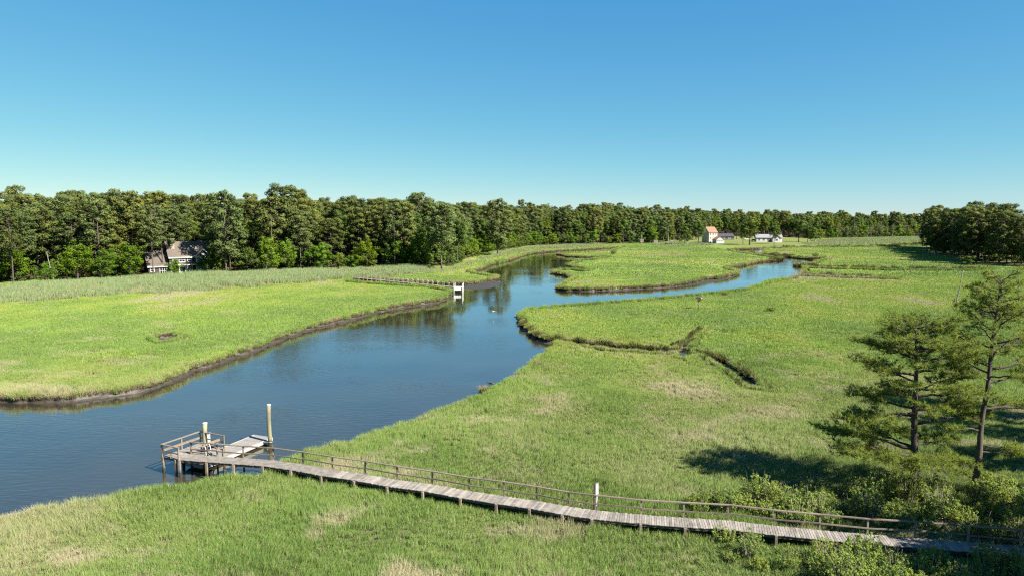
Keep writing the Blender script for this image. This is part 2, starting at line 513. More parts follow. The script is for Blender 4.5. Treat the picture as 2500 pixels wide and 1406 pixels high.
main_px = [(-700, 960), (-200, 978), (0, 981), (68, 981), (147, 982), (191, 979), (239, 971), (290, 966), (341, 957), (375, 947),
    (410, 934), (444, 917), (461, 906), (495, 898), (529, 888), (560, 877), (570, 869), (600, 864), (650, 843), (700, 822), (768, 801),
    (835, 786), (883, 773), (923, 761), (968, 753), (1000, 748), (1056, 741), (1076, 735), (1092, 726), (1098, 717),
    (1088, 706, GT), (1072, 702, GT), (1040, 699, GT), (1000, 697, GT), (973, 696, GT), (935, 692, GT), (893, 689, GT), (856, 687, GT),
    (852, 684), (893, 685), (940, 687), (984, 690), (1040, 693), (1085, 697), (1135, 697), (1180, 691), (1206, 686), (1213, 680),
    (1203, 673, GT), (1180, 669, GT), (1157, 666, GT), (1142, 667), (1160, 663), (1176, 657), (1196, 648), (1244, 637), (1272, 626), (1302, 620),
    (1341, 616), (1406, 612), (1463, 609), (1497, 607), (1523, 606),
    (1500, 610, GT), (1427, 616, GT), (1385, 617, GT), (1362, 622), (1393, 628), (1432, 630), (1458, 630), (1490, 631),
    (1448, 633, GT), (1410, 634, GT), (1394, 638), (1420, 641), (1390, 644, GT), (1384, 650), (1406, 655), (1430, 659), (1450, 662),
    (1425, 661, GT), (1395, 657, GT), (1364, 658, GT), (1348, 666), (1375, 672), (1395, 679), (1408, 684),
    (1388, 686, GT), (1364, 697, GT), (1358, 706), (1375, 710), (1432, 711), (1471, 710), (1562, 706), (1627, 702), (1692, 693),
    (1712, 686), (1760, 681), (1797, 673), (1800, 668), (1776, 662), (1770, 658), (1796, 653), (1848, 642), (1900, 637), (1908, 632),
    (1893, 627, GT), (1861, 623, GT), (1796, 614, GT), (1776, 612), (1822, 610), (1869, 608), (1884, 607),
    (1869, 613), (1873, 622), (1915, 628), (1954, 632), (1996, 636), (2030, 635),
    (1996, 638, GT), (1985, 644, GT), (1942, 650), (1962, 656), (1970, 664), (1957, 672), (1961, 676),
    (1928, 680, GT), (1886, 685, GT), (1863, 694, GT), (1822, 706, GT), (1744, 715, GT), (1666, 723, GT), (1588, 730, GT),
    (1536, 733, GT), (1432, 741, GT), (1354, 746, GT), (1289, 753, GT), (1268, 765, GT), (1270, 781), (1278, 794), (1292, 810), (1309, 825),
    (1334, 835), (1362, 841), (1356, 843, GT), (1306, 876, GT), (1278, 901, GT), (1250, 921, GT), (1215, 937, GT), (1192, 955, GT), (1150, 972, GT),
    (1110, 985, GT), (1060, 1004, GT), (1000, 1030, GT), (925, 1050, GT), (860, 1075, GT), (799, 1089, GT), (751, 1098, GT), (715, 1114, GT),
    (690, 1128, GT), (660, 1146, GT), (638, 1157, GT), (570, 1157, GT), (534, 1164, GT), (498, 1170, GT), (465, 1182, GT), (402, 1187, GT),
    (330, 1194, GT), (300, 1204, GT), (222, 1221, GT), (153, 1231, GT), (68, 1247, GT), (0, 1258, GT), (-250, 1300, GT), (-700, 1330, GT)]

def strip(pts, widths):
    """a creek: polygon of the given widths to the right of the far waterline pts"""
    n = len(pts)
    other = []
    for i in range(n):
        d = pts[min(i+1, n-1)] - pts[max(i-1, 0)]
        d.z = 0; d.normalize()
        other.append(pts[i] + Vector((d.y, -d.x, 0)) * widths[i])
    return pts + other[::-1]

creeks = [
    strip(px_line([(1340, 837), (1418, 840), (1440, 846), (1494, 850), (1530, 856), (1586, 859), (1628, 864), (1660, 862)]), [3, 4.5, 4.8, 4.8, 4.8, 4.6, 4.2, 3]),
    px_line([(1648, 858), (1664, 846), (1690, 849), (1694, 858, GT), (1686, 871, GT), (1666, 872, GT), (1650, 866, GT)]),
    strip(px_line([(1676, 852), (1684, 836), (1703, 820), (1723, 808)]), [1.2, 1.0, 0.7, 0.3]),
    strip(px_line([(1676, 866), (1740, 880), (1768, 887), (1796, 903), (1827, 924), (1858, 943), (1869, 963), (1896, 969)]), [1.8, 2.0, 2.5, 2.7, 2.5, 2.7, 2.2, 0.8]),
    strip(px_line([(1935, 651), (1980, 654), (2058, 657), (2162, 660), (2250, 661), (2344, 662), (2400, 661)]), [12, 12, 12, 11, 10, 8, 3]),
    strip(px_line([(1950, 674), (1980, 675), (2058, 679), (2120, 682), (2162, 685), (2200, 688)]), [10, 10, 9, 7, 4, 1]),
    strip(px_line([(1865, 608), (1902, 606), (1980, 605), (2060, 604), (2110, 603), (2170, 601), (2235, 598), (2290, 596)]), [14, 12, 12, 12, 16, 20, 22, 16]),
    px_line([(365, 835), (390, 826), (440, 824), (452, 832), (425, 846), (380, 850)]),
]

def refine(loop, noise=True):
    """resample a traced outline, finer near the camera, with a nibbled edge"""
    out = []
    n = len(loop)
    for i in range(n):
        a, b = loop[i], loop[(i+1) % n]
        d = (b - a).length
        dist = min(a.y, b.y)
        step = max(0.45, dist * 0.006)
        k = max(1, min(60, int(d / step)))
        nrm = Vector((-(b-a).y, (b-a).x)).normalized() if d > 1e-6 else Vector((0, 0))
        for j in range(k):
            t = j / k
            p = a.lerp(b, t)
            amp = min(0.35, d * 0.08) * (0.5 + dist / 150) if noise else 0
            s = math.sin(p.x * 1.9 + p.y * 0.7) + 0.7 * math.sin(p.x * 0.9 - p.y * 2.3 + 1.3) + random.uniform(-0.8, 0.8)
            p = p.xy + nrm * (amp * 0.5 * s if j else 0)
            out.append((p.x, p.y))
    return np.array(out)
water_loops = [refine([q.copy() for q in px_line(main_px)])] + [refine(c) for c in creeks]

def inside(pts, loop):
    x, y = pts[:, 0], pts[:, 1]
    res = np.zeros(len(pts), bool)
    x0, y0 = loop[:, 0], loop[:, 1]
    x1, y1 = np.roll(x0, -1), np.roll(y0, -1)
    for a, b, c, d in zip(x0, y0, x1, y1):
        if b == d: continue
        hit = ((b > y) != (d > y)) & (x < (c - a) * (y - b) / (d - b) + a)
        res ^= hit
    return res
def in_water(pts):
    r = np.zeros(len(pts), bool)
    for lp in water_loops:
        lo, hi = lp.min(0), lp.max(0)
        k = np.where((pts[:, 0] > lo[0]) & (pts[:, 0] < hi[0]) & (pts[:, 1] > lo[1]) & (pts[:, 1] < hi[1]))[0]
        if len(k): r[k] |= inside(pts[k], lp)
    return r
def seg_dist(pts, line, closed=False):
    d = np.full(len(pts), 1e9)
    n = len(line)
    for i in range(n if closed else n - 1):
        a, b = np.asarray(line[i][:2]), np.asarray(line[(i+1) % n][:2])
        ab = b - a
        t = np.clip(((pts - a) @ ab) / max(ab @ ab, 1e-9), 0, 1)
        q = pts - (a + t[:, None] * ab)
        d = np.minimum(d, np.hypot(q[:, 0], q[:, 1]))
    return d

# dry land: everything behind these tree lines
edge_px = [(-900, 742), (-300, 706), (0, 690), (150, 682), (330, 675), (500, 667), (700, 660), (900, 655), (1060, 654), (1105, 649), (1150, 630),
           (1200, 616), (1300, 600), (1380, 597), (1480, 596), (1600, 594), (1650, 591), (1750, 592), (1850, 596), (1940, 592), (2000, 582),
           (2110, 580), (2230, 577), (2330, 577)]
forest_edge = [np.array(P(x, y, 0.8).xy) for x, y in edge_px]
upland = np.array(forest_edge + [np.array(P(2800, 577, 0.8).xy), np.array((2600.0, 900.0)), np.array((2600.0, 3400.0)), np.array((-2600.0, 3400.0)), np.array((-2600.0, 150.0))])
right_px = [(2262, 606), (2275, 622), (2330, 628), (2372, 643), (2440, 648), (2520, 652), (2800, 668)]
right_edge = [np.array(P(x, y, 0.7).xy) for x, y in right_px]
right_wood = np.array(right_edge + [np.array((420.0, 330.0)), np.array((420.0, 470.0)), np.array(P(2275, 598, .7).xy)])
lawn_px = [(1655, 594), (1700, 596), (1780, 611), (1850, 606), (1960, 602), (2010, 590), (1990, 583), (1900, 581), (1740, 582)]
lawn = np.array([P(x, y, 1.0).xy for x, y in lawn_px])

def wave(p, s):
    return (np.sin(p[:, 0] * s + 1.3 * np.sin(p[:, 1] * s * 0.7)) + np.sin(p[:, 1] * s * 1.3 + 0.8 + np.sin(p[:, 0] * s * 0.6))) * 0.5
def land_z(p):
    p = np.atleast_2d(np.asarray(p, float))[:, :2]
    z = MARSH_Z + 0.05 * wave(p, 0.35) + 0.04 * wave(p, 0.09)
    ins = inside(p, upland)
    if ins.any():
        d = seg_dist(p[ins], forest_edge)
        u = np.minimum(d * 0.05, 2.6) * np.clip(1.2 - p[ins][:, 0] / 420, .25, 1) + np.clip((d - 90) * 0.05, 0, 8.0) * np.clip(1.0 - (p[ins][:, 0] - 90) / 180, .05, 1)
        u *= 1 + 0.35 * wave(p[ins], 0.006)
        hill = 3.5 * np.exp(-((p[ins][:, 0] - 120) / 190) ** 2) * np.clip((p[ins][:, 1] - 740) / 130, 0, 1)
        z[ins] += u + hill
    insr = inside(p, right_wood)
    if insr.any():
        z[insr] += np.minimum(seg_dist(p[insr], right_edge) * 0.05, 0.8)
    # the shore where the boardwalk comes to land, to the right of the camera
    z += 0.7 * np.clip((p[:, 0] - 24) / 16, 0, 1) * np.clip((52 - p[:, 1]) / 12, 0, 1)
    return z
def lz(x, y):
    return float(land_z(np.array([[x, y]]))[0])

def build_land():
    rings = []
    pts = []
    def grid(x0, x1, y0, y1, s, test):
        xs = np.arange(x0, x1, s); ys = np.arange(y0, y1, s)
        gx, gy = np.meshgrid(xs, ys)
        g = np.stack([gx.ravel(), gy.ravel()], 1) + RNG.uniform(-.3, .3, (gx.size, 2)) * s
        return g[test(g)]
    def fr(g, m): return np.abs(g[:, 0]) < g[:, 1] * 0.80 + m
    pts.append(grid(-90, 90, 18, 120, 2.2, lambda g: fr(g, 12)))
    pts.append(grid(-320, 330, 120, 420, 6.5, lambda g: fr(g, 15)))
    pts.append(grid(-900, 900, 420, 1100, 24, lambda g: fr(g, 30)))
    pts.append(grid(-2500, 2500, -250, 3300, 120, lambda g: (g[:, 1] > 1100) | (g[:, 1] < 10) | ~fr(g, 60)))
    pts = np.concatenate(pts)
    near = np.zeros(len(pts), bool)
    keep = ~in_water(pts)
    for lp in water_loops:
        lo, hi = lp.min(0) - 8, lp.max(0) + 8
        k = np.where((pts[:, 0] > lo[0]) & (pts[:, 0] < hi[0]) & (pts[:, 1] > lo[1]) & (pts[:, 1] < hi[1]))[0]
        d = seg_dist(pts[k], lp, True)
        near[k] |= d < np.clip(pts[k, 1] * 0.006, 0.4, 6)
    pts = pts[keep & ~near]
    coords, edges = [], []
    def loop(arr):
        n0 = len(coords)
        coords.extend([Vector((float(a), float(b))) for a, b in arr])
        edges.extend([(n0 + i, n0 + (i + 1) % len(arr)) for i in range(len(arr))])
    loop([(-2600, -300), (2600, -300), (2600, 3400), (-2600, 3400)])
    for lp in water_loops: loop(lp)
    coords.extend([Vector((float(a), float(b))) for a, b in pts])
    V, E, Fc, *_ = delaunay_2d_cdt(coords, edges, [], 0, 1e-4)
    v = np.array([(q.x, q.y) for q in V])
    tri = np.array([f for f in Fc if len(f) == 3])
    cen = v[tri].mean(1)
    wet = in_water(cen)
    land = tri[~wet]
    # bank edges: between kept and removed triangles
    ec = {}
    for f in land:
        for a, b in ((f[0], f[1]), (f[1], f[2]), (f[2], f[0])):
            ec.setdefault((min(a, b), max(a, b)), []).append((a, b))
    bnd = [e[0] for e in ec.values() if len(e) == 1]
    bnd = [(a, b) for a, b in bnd if max(abs(v[a][0]), abs(v[b][0])) < 2599 and -299 < v[a][1] < 3399]
    z = land_z(v)
    used = np.unique(land)
    remap = -np.ones(len(v), int); remap[used] = np.arange(len(used))
    # zone colours: r forest floor, g lawn, b thatch seen between the near stems
    u2 = v[used]
    zone = np.zeros((len(used), 4)); zone[:, 3] = 1
    ins = inside(u2, upland)
    zone[ins, 0] = np.clip(seg_dist(u2[ins], forest_edge) / 4, 0, 1)
    zone[inside(u2, right_wood), 0] = 0.8
    inl = inside(u2, lawn)
    zone[inl, 1] = 1; zone[inl, 0] = 0
    zone[:, 2] = np.clip((190 - u2[:, 1]) / 110, 0, 1)
    me = np_mesh('ground', np.column_stack([u2, z[used]]), remap[land], 3, zone)
    me.shade_smooth()
    g = link('ground', me, M['ground'], kind='structure')
    tag(g, 'flat green tidal marsh running back to the woods', kind='structure')
    # muddy bank: rows stepping down and out from the land's edge
    out = {}
    for a, b in bnd:
        d = v[b] - v[a]
        n = np.array((d[1], -d[0])); n /= max(np.hypot(*n), 1e-9)
        for q in (a, b):
            out.setdefault(q, []).append(n)
    ids = list(out)
    nid = {q: i for i, q in enumerate(ids)}
    nn = np.array([np.mean(out[q], 0) for q in ids])
    nn /= np.maximum(np.hypot(nn[:, 0], nn[:, 1]), 0.35)[:, None]
    bp = v[ids]; bz = z[ids]
    sc = np.clip(bp[:, 1] / 90, 0.8, 1.6)
    rows = []
    for off, hh in ((0.0, None), (0.10, 0.86), (0.17, 0.42), (0.32, 0.17), (0.58, 0.02), (1.3, -0.25), (2.4, -1.1)):
        jit = RNG.uniform(0.45, 1.35, len(ids)) * (1 + .5 * wave(bp, .45)) if off else np.ones(len(ids))
        rz = bz if hh is None else (bz * hh if hh > 0 else np.full(len(ids), hh))
        rz = rz + (RNG.uniform(-.03, .03, len(ids)) if off else 0)
        rows.append(np.column_stack([bp + nn * (off * sc * jit)[:, None], rz]))
    R = len(ids)
    faces = []
    for r in range(len(rows) - 1):
        for a, b in bnd:
            i, j = nid[a], nid[b]
            faces.append((r*R+j, r*R+i, (r+1)*R+i, (r+1)*R+j))
    bank = np_mesh('riverbank', np.concatenate(rows), np.array(faces), 4)
    bank.shade_smooth()
    tag(link('riverbank', bank, M['mud'], kind='structure'), 'dark mud bank along the edge of the channels', kind='structure')
    return bp, nn, bnd, v
BANK_P, BANK_N, BANK_E, LAND_V = build_land()

# water sheet and the bed below it
wm = MB(); wm.poly([(-900, 10, 0), (900, 10, 0), (900, 1000, 0), (-900, 1000, 0)])
tag(wm.build('water', M['water'], kind='structure'), 'blue tidal creek reflecting the sky and trees', kind='structure')
bm_ = MB(); bm_.poly([(-900, 10, -1.0), (900, 10, -1.0), (900, 1000, -1.0), (-900, 1000, -1.0)])
tag(bm_.build('creek_bed', M['mud'], kind='structure'), 'muddy bed under the creek', kind='structure')
# bare mud flats uncovered by the tide
def mud_flat(label, pts, z=0.035):
    c = [P(x, y, 0) for x, y in pts]
    mid = sum(c, Vector()) / len(c)
    mb = MB()
    ring = []
    n = 36
    for i in range(n):
        t = i / n * len(c); k = int(t); f = t - k
        p0, p1, p2, p3 = (c[(k + q - 1) % len(c)] for q in range(4))
        p = 0.5 * (2*p1 + (p2-p0)*f + (2*p0-5*p1+4*p2-p3)*f*f + (3*p1-p0-3*p2+p3)*f**3)
        ring.append(p)
    vs = [(mid.x, mid.y, z + 0.05)] + [(*(mid.lerp(p, .6)).xy, z + 0.03 + random.uniform(-.01, .01)) for p in ring] + [(p.x, p.y, -0.03) for p in ring]
    fs = [(0, 1+i, 1+(i+1) % n) for i in range(n)] + [(1+i, n+1+i, n+1+(i+1) % n, 1+(i+1) % n) for i in range(n)]
    mb.add(vs, fs)
    tag(mb.build('mud_flat', M['mud'], smooth=True, kind='structure'), label, kind='structure')
mud_flat('wet mud flat off the grassy point behind the far pier', [(1120, 706), (1150, 692), (1205, 684), (1226, 690), (1218, 699), (1180, 707)])
mud_flat('wet mud flat under the edge of the central marsh', [(1640, 703), (1690, 688), (1740, 679), (1797, 673), (1785, 681), (1710, 695)])
mud_flat('thin mud spit at the tip of the central marsh', [(1896, 634), (1915, 632), (1932, 635), (1912, 638)])

# ------------------------------------------------------------------ scattering of uncountable plants (instances on points)
PROTO = bpy.data.collections.new('plant_prototypes')      # not linked to the scene
def proto_collection(name, meshes):
    c = bpy.data.collections.new(name)
    for i, m in enumerate(meshes):
        o = bpy.data.objects.new('%s_%02d' % (name, i), m)
        c.objects.link(o)
    return c
def scatter(name, label, pts, rot, scl, idx, coll):
    """one object: a prototype of coll on every point"""
    n = len(pts)
    me = bpy.data.meshes.new(name)
    me.vertices.add(n)
    me.vertices.foreach_set('co', np.asarray(pts, np.float32).ravel())
    for nm, typ, key, arr in (('rot', 'FLOAT_VECTOR', 'vector', rot), ('scl', 'FLOAT_VECTOR', 'vector', scl), ('idx', 'INT', 'value', idx)):
        a = me.attributes.new(nm, typ, 'POINT')
        a.data.foreach_set(key, np.asarray(arr, np.int32 if typ == 'INT' else np.float32).ravel())
    o = link(name, me)
    ng = bpy.data.node_groups.new(name + '_scatter', 'GeometryNodeTree')
    ng.interface.new_socket('Geometry', in_out='INPUT', socket_type='NodeSocketGeometry')
    ng.interface.new_socket('Geometry', in_out='OUTPUT', socket_type='NodeSocketGeometry')
    gi, go = ng.nodes.new('NodeGroupInput'), ng.nodes.new('NodeGroupOutput')
    ci = ng.nodes.new('GeometryNodeCollectionInfo')
    ci.inputs['Collection'].default_value = coll
    ci.inputs['Separate Children'].default_value = True
    ci.inputs['Reset Children'].default_value = True
    iop = ng.nodes.new('GeometryNodeInstanceOnPoints')
    iop.inputs['Pick Instance'].default_value = True
    def attr(nm, typ):
        q = ng.nodes.new('GeometryNodeInputNamedAttribute'); q.data_type = typ
        q.inputs[0].default_value = nm
        return q.outputs[0]
    ng.links.new(gi.outputs[0], iop.inputs['Points'])
    ng.links.new(ci.outputs[0], iop.inputs['Instance'])
    ng.links.new(attr('idx', 'INT'), iop.inputs['Instance Index'])
    e2r = ng.nodes.new('FunctionNodeEulerToRotation')
    ng.links.new(attr('rot', 'FLOAT_VECTOR'), e2r.inputs[0])
    ng.links.new(e2r.outputs[0], iop.inputs['Rotation'])
    ng.links.new(attr('scl', 'FLOAT_VECTOR'), iop.inputs['Scale'])
    ng.links.new(iop.outputs[0], go.inputs[0])
    md = o.modifiers.new('scatter', 'NODES')
    md.node_group = ng
    tag(o, label, kind='stuff')
    return o

def blades(n, spread, hmin, hmax, width, lean, seed, droop=0.35, square=True, clumps=0):
    """a patch of curved grass blades, three triangles each; colour r random, g height"""
    r = np.random.default_rng(seed)
    if square: base = r.uniform(-spread, spread, (n, 2))
    else:
        a = r.uniform(0, 6.283, n); q = spread * np.sqrt(r.uniform(0, 1, n)); base = np.stack([q*np.cos(a), q*np.sin(a)], 1)
    if clumps:
        c = r.uniform(-spread, spread, (clumps, 2))
        base = c[r.integers(0, clumps, n)] + r.normal(0, spread * 0.16, (n, 2))
    h = r.uniform(hmin, hmax, n)
    ang = r.uniform(0, 6.283, n)
    ld = np.stack([np.cos(ang), np.sin(ang)], 1) * (h * r.uniform(0.1, 1, n) * lean)[:, None]
    wd_ang = r.uniform(0, 6.283, n)
    wd = np.stack([np.cos(wd_ang), np.sin(wd_ang)], 1) * (width * r.uniform(.7, 1.3, n))[:, None] / 2
    z0 = np.full(n, -0.05)
    mid = base + ld * 0.35
    tip = base + ld * (1 + droop * r.uniform(0, 1, n))[:, None]
    rr = r.uniform(0, 1, n)
    V = np.stack([np.column_stack([base - wd, z0]), np.column_stack([base + wd, z0]),
                  np.column_stack([mid - wd * .8, h * .6]), np.column_stack([mid + wd * .8, h * .6]),
                  np.column_stack([tip, h])], 1).reshape(-1, 3)
    o = (np.arange(n) * 5)[:, None]
    F = np.concatenate([o + np.array([[0, 1, 3]]), o + np.array([[0, 3, 2]]), o + np.array([[2, 3, 4]])])
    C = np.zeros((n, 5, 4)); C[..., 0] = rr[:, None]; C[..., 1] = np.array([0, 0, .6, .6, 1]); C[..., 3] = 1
    return V, F, C.reshape(-1, 4)
def blade_mesh(name, mat, *a, **k):
    V, F, C = blades(*a, **k)
    m = np_mesh(name, V, F, 3, C)
    m.materials.append(mat)
    return m

def jgrid(x0, x1, y0, y1, s):
    xs = np.arange(x0, x1, s); ys = np.arange(y0, y1, s)
    gx, gy = np.meshgrid(xs, ys)
    return np.stack([gx.ravel(), gy.ravel()], 1) + RNG.uniform(-.5, .5, (gx.size, 2)) * s
def in_view(g, m=4, k=0.80):
    return np.abs(g[:, 0]) < g[:, 1] * k + m

# the boardwalk's far edge, one entry for each railing post (pixels on the deck plane)
DECK_Z = 1.38
rail_px = [(465, 1108), (529.5, 1112.6), (594, 1117), (666.5, 1122), (738.6, 1132), (811, 1145), (890, 1156), (969, 1170), (1054, 1181), (1145, 1197),
           (1229, 1210), (1309, 1221), (1388, 1235), (1453, 1244.6), (1565.6, 1255), (1668, 1263), (1778, 1269), (1889.5, 1282), (2002, 1293),
           (2119, 1303), (2236, 1312), (2365, 1322), (2493, 1333), (2640, 1345), (2800, 1358)]
FAR = [P(x, y, DECK_Z) for x, y in rail_px]
BW = 1.32
def offset_line(line, d):
    res = []
    for i, p in enumerate(line):
        t = (line[min(i+1, len(line)-1)] - line[max(i-1, 0)]); t.z = 0; t.normalize()
        res.append(p + Vector((t.y, -t.x, 0)) * d)
    return res
NEAR = offset_line(FAR, BW)
MIDL = offset_line(FAR, BW / 2)
MID_NP = [np.array(p.xy) for p in MIDL]
PLAT = [P(396, 1113, DECK_Z), P(462, 1123, DECK_Z)]        # front edge of the end platform

def shade_of_deck(g):
    return seg_dist(g, [np.array(PLAT[0].xy)] + MID_NP) < 0.85

# --- near marsh grass: dense patches of blades
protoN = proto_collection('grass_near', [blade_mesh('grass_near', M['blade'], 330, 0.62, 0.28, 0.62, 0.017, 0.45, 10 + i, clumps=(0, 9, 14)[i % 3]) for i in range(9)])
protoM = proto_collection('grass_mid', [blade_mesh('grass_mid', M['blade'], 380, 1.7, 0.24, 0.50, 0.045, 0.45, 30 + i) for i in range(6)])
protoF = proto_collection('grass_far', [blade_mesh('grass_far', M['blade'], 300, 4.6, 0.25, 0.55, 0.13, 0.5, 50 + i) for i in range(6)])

def marsh_points(x0, x1, y0, y1, s, margin, blend=(0, 0)):
    g = jgrid(x0, x1, y0, y1, s)
    g = g[in_view(g, 5)]
    g = g[~in_water(g)]
    g = g[~inside(g, upland)]
    g = g[~inside(g, right_wood)]
    d = np.full(len(g), 1e9)
    for lp in water_loops:
        lo, hi = lp.min(0) - 6, lp.max(0) + 6
        k = np.where((g[:, 0] > lo[0]) & (g[:, 0] < hi[0]) & (g[:, 1] > lo[1]) & (g[:, 1] < hi[1]))[0]
        if len(k): d[k] = np.minimum(d[k], seg_dist(g[k], lp, True))
    k = d > margin
    g, d = g[k], d[k]
    q = g[:, 1] + 9 * wave(g, 0.06)
    lo_p = np.clip((q - y0) / max(blend[0], 1e-6), 0, 1) if blend[0] else 1
    hi_p = np.clip((y1 - q) / max(blend[1], 1e-6), 0, 1) if blend[1] else 1
    k = RNG.uniform(0, 1, len(g)) < lo_p * hi_p
    return g[k], d[k]

g1, d1 = marsh_points(-90, 90, 24, 118, 0.70, 0.28, (0, 38))
sh = shade_of_deck(g1)
h = 0.85 + 0.35 * wave(g1, 0.33) + 0.25 * wave(g1, 0.8) + RNG.uniform(-.15, .15, len(g1))
dmain = seg_dist(g1, water_loops[0], True)
h = np.where(dmain < 4, np.maximum(h, 1.05) + 0.25, h) * 0.95
h = np.where((d1 < 2.5) & (dmain > 4), np.minimum(h, .6 + d1 * .1), h)
h = np.where(sh, np.minimum(h, 0.75), h)
h = np.clip(h, 0.45, 1.5)
sc = np.column_stack([np.full(len(g1), 1.0), np.full(len(g1), 1.0), h])
rt = np.column_stack([RNG.normal(0, .06, len(g1)) + .30 * wave(g1, 0.22), RNG.normal(0.08, .06, len(g1)) + .30 * wave(g1[:, ::-1], 0.27), RNG.uniform(0, 6.28, len(g1)) * 0])
rt[:, 2] = RNG.uniform(-.5, .5, len(g1)) + RNG.integers(0, 2, len(g1)) * .0
scatter('marsh_grass', 'tall green and straw-coloured cordgrass of the near marsh', np.column_stack([g1, land_z(g1) - 0.02]), rt, sc, RNG.integers(0, 9, len(g1)), protoN)

g2, d2 = marsh_points(-200, 200, 80, 260, 1.85, 0.9, (38, 75))
h = 0.85 + 0.3 * wave(g2, 0.2) + RNG.uniform(-.15, .2, len(g2))
scatter('marsh_grass', 'short yellow-green cordgrass of the middle marsh', np.column_stack([g2, land_z(g2) - 0.02]),
        np.column_stack([np.zeros(len(g2)), np.zeros(len(g2)), RNG.uniform(0, 6.28, len(g2))]),
        np.column_stack([np.ones(len(g2)), np.ones(len(g2)), np.clip(h, .5, 1.4)]), RNG.integers(0, 6, len(g2)), protoM)
g3, d3 = marsh_points(-260, 560, 185, 760, 5.6, 2.5, (75, 0))
g3 = g3[~inside(g3, lawn)]
h = 0.85 + 0.3 * wave(g3, 0.1) + RNG.uniform(-.15, .2, len(g3))
scatter('marsh_grass', 'far yellow-green marsh grass between the creeks and the woods', np.column_stack([g3, land_z(g3) - 0.02]),
        np.column_stack([np.zeros(len(g3)), np.zeros(len(g3)), RNG.uniform(0, 6.28, len(g3))]),
        np.column_stack([np.ones(len(g3)), np.ones(len(g3)), np.clip(h, .5, 1.4)]), RNG.integers(0, 6, len(g3)), protoF)

# --- ragged fringe hanging over the banks
protoB = proto_collection('bank_fringe', [blade_mesh('bank_fringe', M['fringe'], 130, 0.34, 0.22, 0.60, 0.03, 0.9, 70 + i, droop=0.5, square=False) for i in range(5)])
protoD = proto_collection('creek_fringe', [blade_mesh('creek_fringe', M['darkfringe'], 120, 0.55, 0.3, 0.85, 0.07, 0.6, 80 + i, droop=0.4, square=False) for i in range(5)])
protoG = proto_collection('bank_grass', [blade_mesh('bank_grass', M['blade'], 190, 0.40, 0.35, 0.75, 0.025, 0.7, 90 + i, droop=0.4, square=False) for i in range(5)])
fp, fn = [], []
for a, b in BANK_E:
    pa, pb = LAND_V[a], LAND_V[b]
    d = pb - pa; ln = np.hypot(*d)
    if ln < 1e-6 or pa[1] > 620 or abs(pa[0]) > pa[1] * .8 + 10: continue
    n = np.array((d[1], -d[0])) / ln
    step = 0.42 * max(1, pa[1] / 110)
    for k in range(max(1, int(round(ln / step)))):
        fp.append(pa + d * (k + .5) / max(1, int(round(ln / step)))); fn.append(n)
fp, fn = np.array(fp), np.array(fn)
facing = (fn[:, 1] < 0.1)               # water on the camera's side: the bank face shows
far_creek = (fp[:, 1] > 72) & (fp[:, 0] > 2) & ((fp[:, 1] < 135) | (fp[:, 0] > .38 * fp[:, 1]))
def fringe(name, label, mask, coll, inset, smin, smax, z=0.0):
    q = fp[mask] - fn[mask] * inset + RNG.uniform(-.15, .15, (mask.sum(), 2))
    big = np.clip(q[:, 1] / 120, 1, 2.6)
    s = RNG.uniform(smin, smax, len(q))
    ang = np.arctan2(fn[mask][:, 1], fn[mask][:, 0])
    tilt = RNG.uniform(0.1, 0.5, len(q))
    rot = np.column_stack([-np.sin(ang) * tilt, np.cos(ang) * tilt, np.zeros(len(q))])
    scatter(name, label, np.column_stack([q, land_z(q) + z]), rot, np.column_stack([s * big, s * big, s * np.clip(big, 1, 1.5)]), RNG.integers(0, 5, len(q)), coll)
m_rand = RNG.uniform(0, 1, len(fp))
fringe('bank_fringe', 'dry tan grass hanging over the muddy river bank', facing & ((~far_creek) | (m_rand < .3)), protoB, 0.05, 0.7, 1.25, -0.08)
fringe('creek_fringe', 'dark brown tussocks with painted-in shade lining the far creek banks', facing & far_creek & (m_rand + .25 * wave(fp, .5) > .15), protoD, 0.1, 0.45, 1.35, -0.25)
fringe('bank_grass', 'lush green grass leaning out over the near banks', (~facing) | ((m_rand < .3) & ~far_creek), protoG, 0.1, 0.8, 1.3, -0.02)

# --- reeds in front of the woods
protoR = proto_collection('reeds', [blade_mesh('reeds', M['reed'], 105, 1.5, 1.2, 2.3, 0.085, 0.25, 110 + i, droop=0.6) for i in range(5)] +
                          [blade_mesh('dry_reeds', M['reed_dry'], 90, 1.5, 0.8, 1.8, 0.08, 0.3, 120 + i, droop=0.6) for i in range(2)])
def reed_bed(label, poly_px, s, dry, hs=1.0):
    poly = np.array([P(x, y, 0.6).xy for x, y in poly_px])
    lo, hi = poly.min(0), poly.max(0)
    g = jgrid(lo[0], hi[0], lo[1], hi[1], s)
    g = g[inside(g + np.column_stack([np.zeros(len(g)), 3.5 * wave(g, .21) + RNG.normal(0, 2.2, len(g))]) * min(1, s / 2.2), poly)]
    g = g[~in_water(g)]
    g = g[~inside(g, upland) | (seg_dist(g, forest_edge) < 3)]
    e = seg_dist(g, poly, True)
    k = (e > RNG.uniform(0, 9, len(g)) ** 1.0 * RNG.uniform(0, 1, len(g)))
    g, e = g[k], e[k]
    n = len(g)
    hh = hs * (0.85 + 0.25 * wave(g, 0.15) + RNG.uniform(-.2, .2, n)) * np.clip(.45 + e / 14, 0, 1)
    dr = (RNG.uniform(0, 1, n) < dry + 0.25 * wave(g, 0.08))
    idx = np.where(dr, RNG.integers(5, 7, n), RNG.integers(0, 5, n))
    k = s / 2.3
    scatter('reeds', label, np.column_stack([g, land_z(g)]), np.column_stack([np.zeros(n), np.zeros(n), RNG.uniform(0, 6.28, n)]),
            np.column_stack([np.full(n, k), np.full(n, k), hh]), idx, protoR)
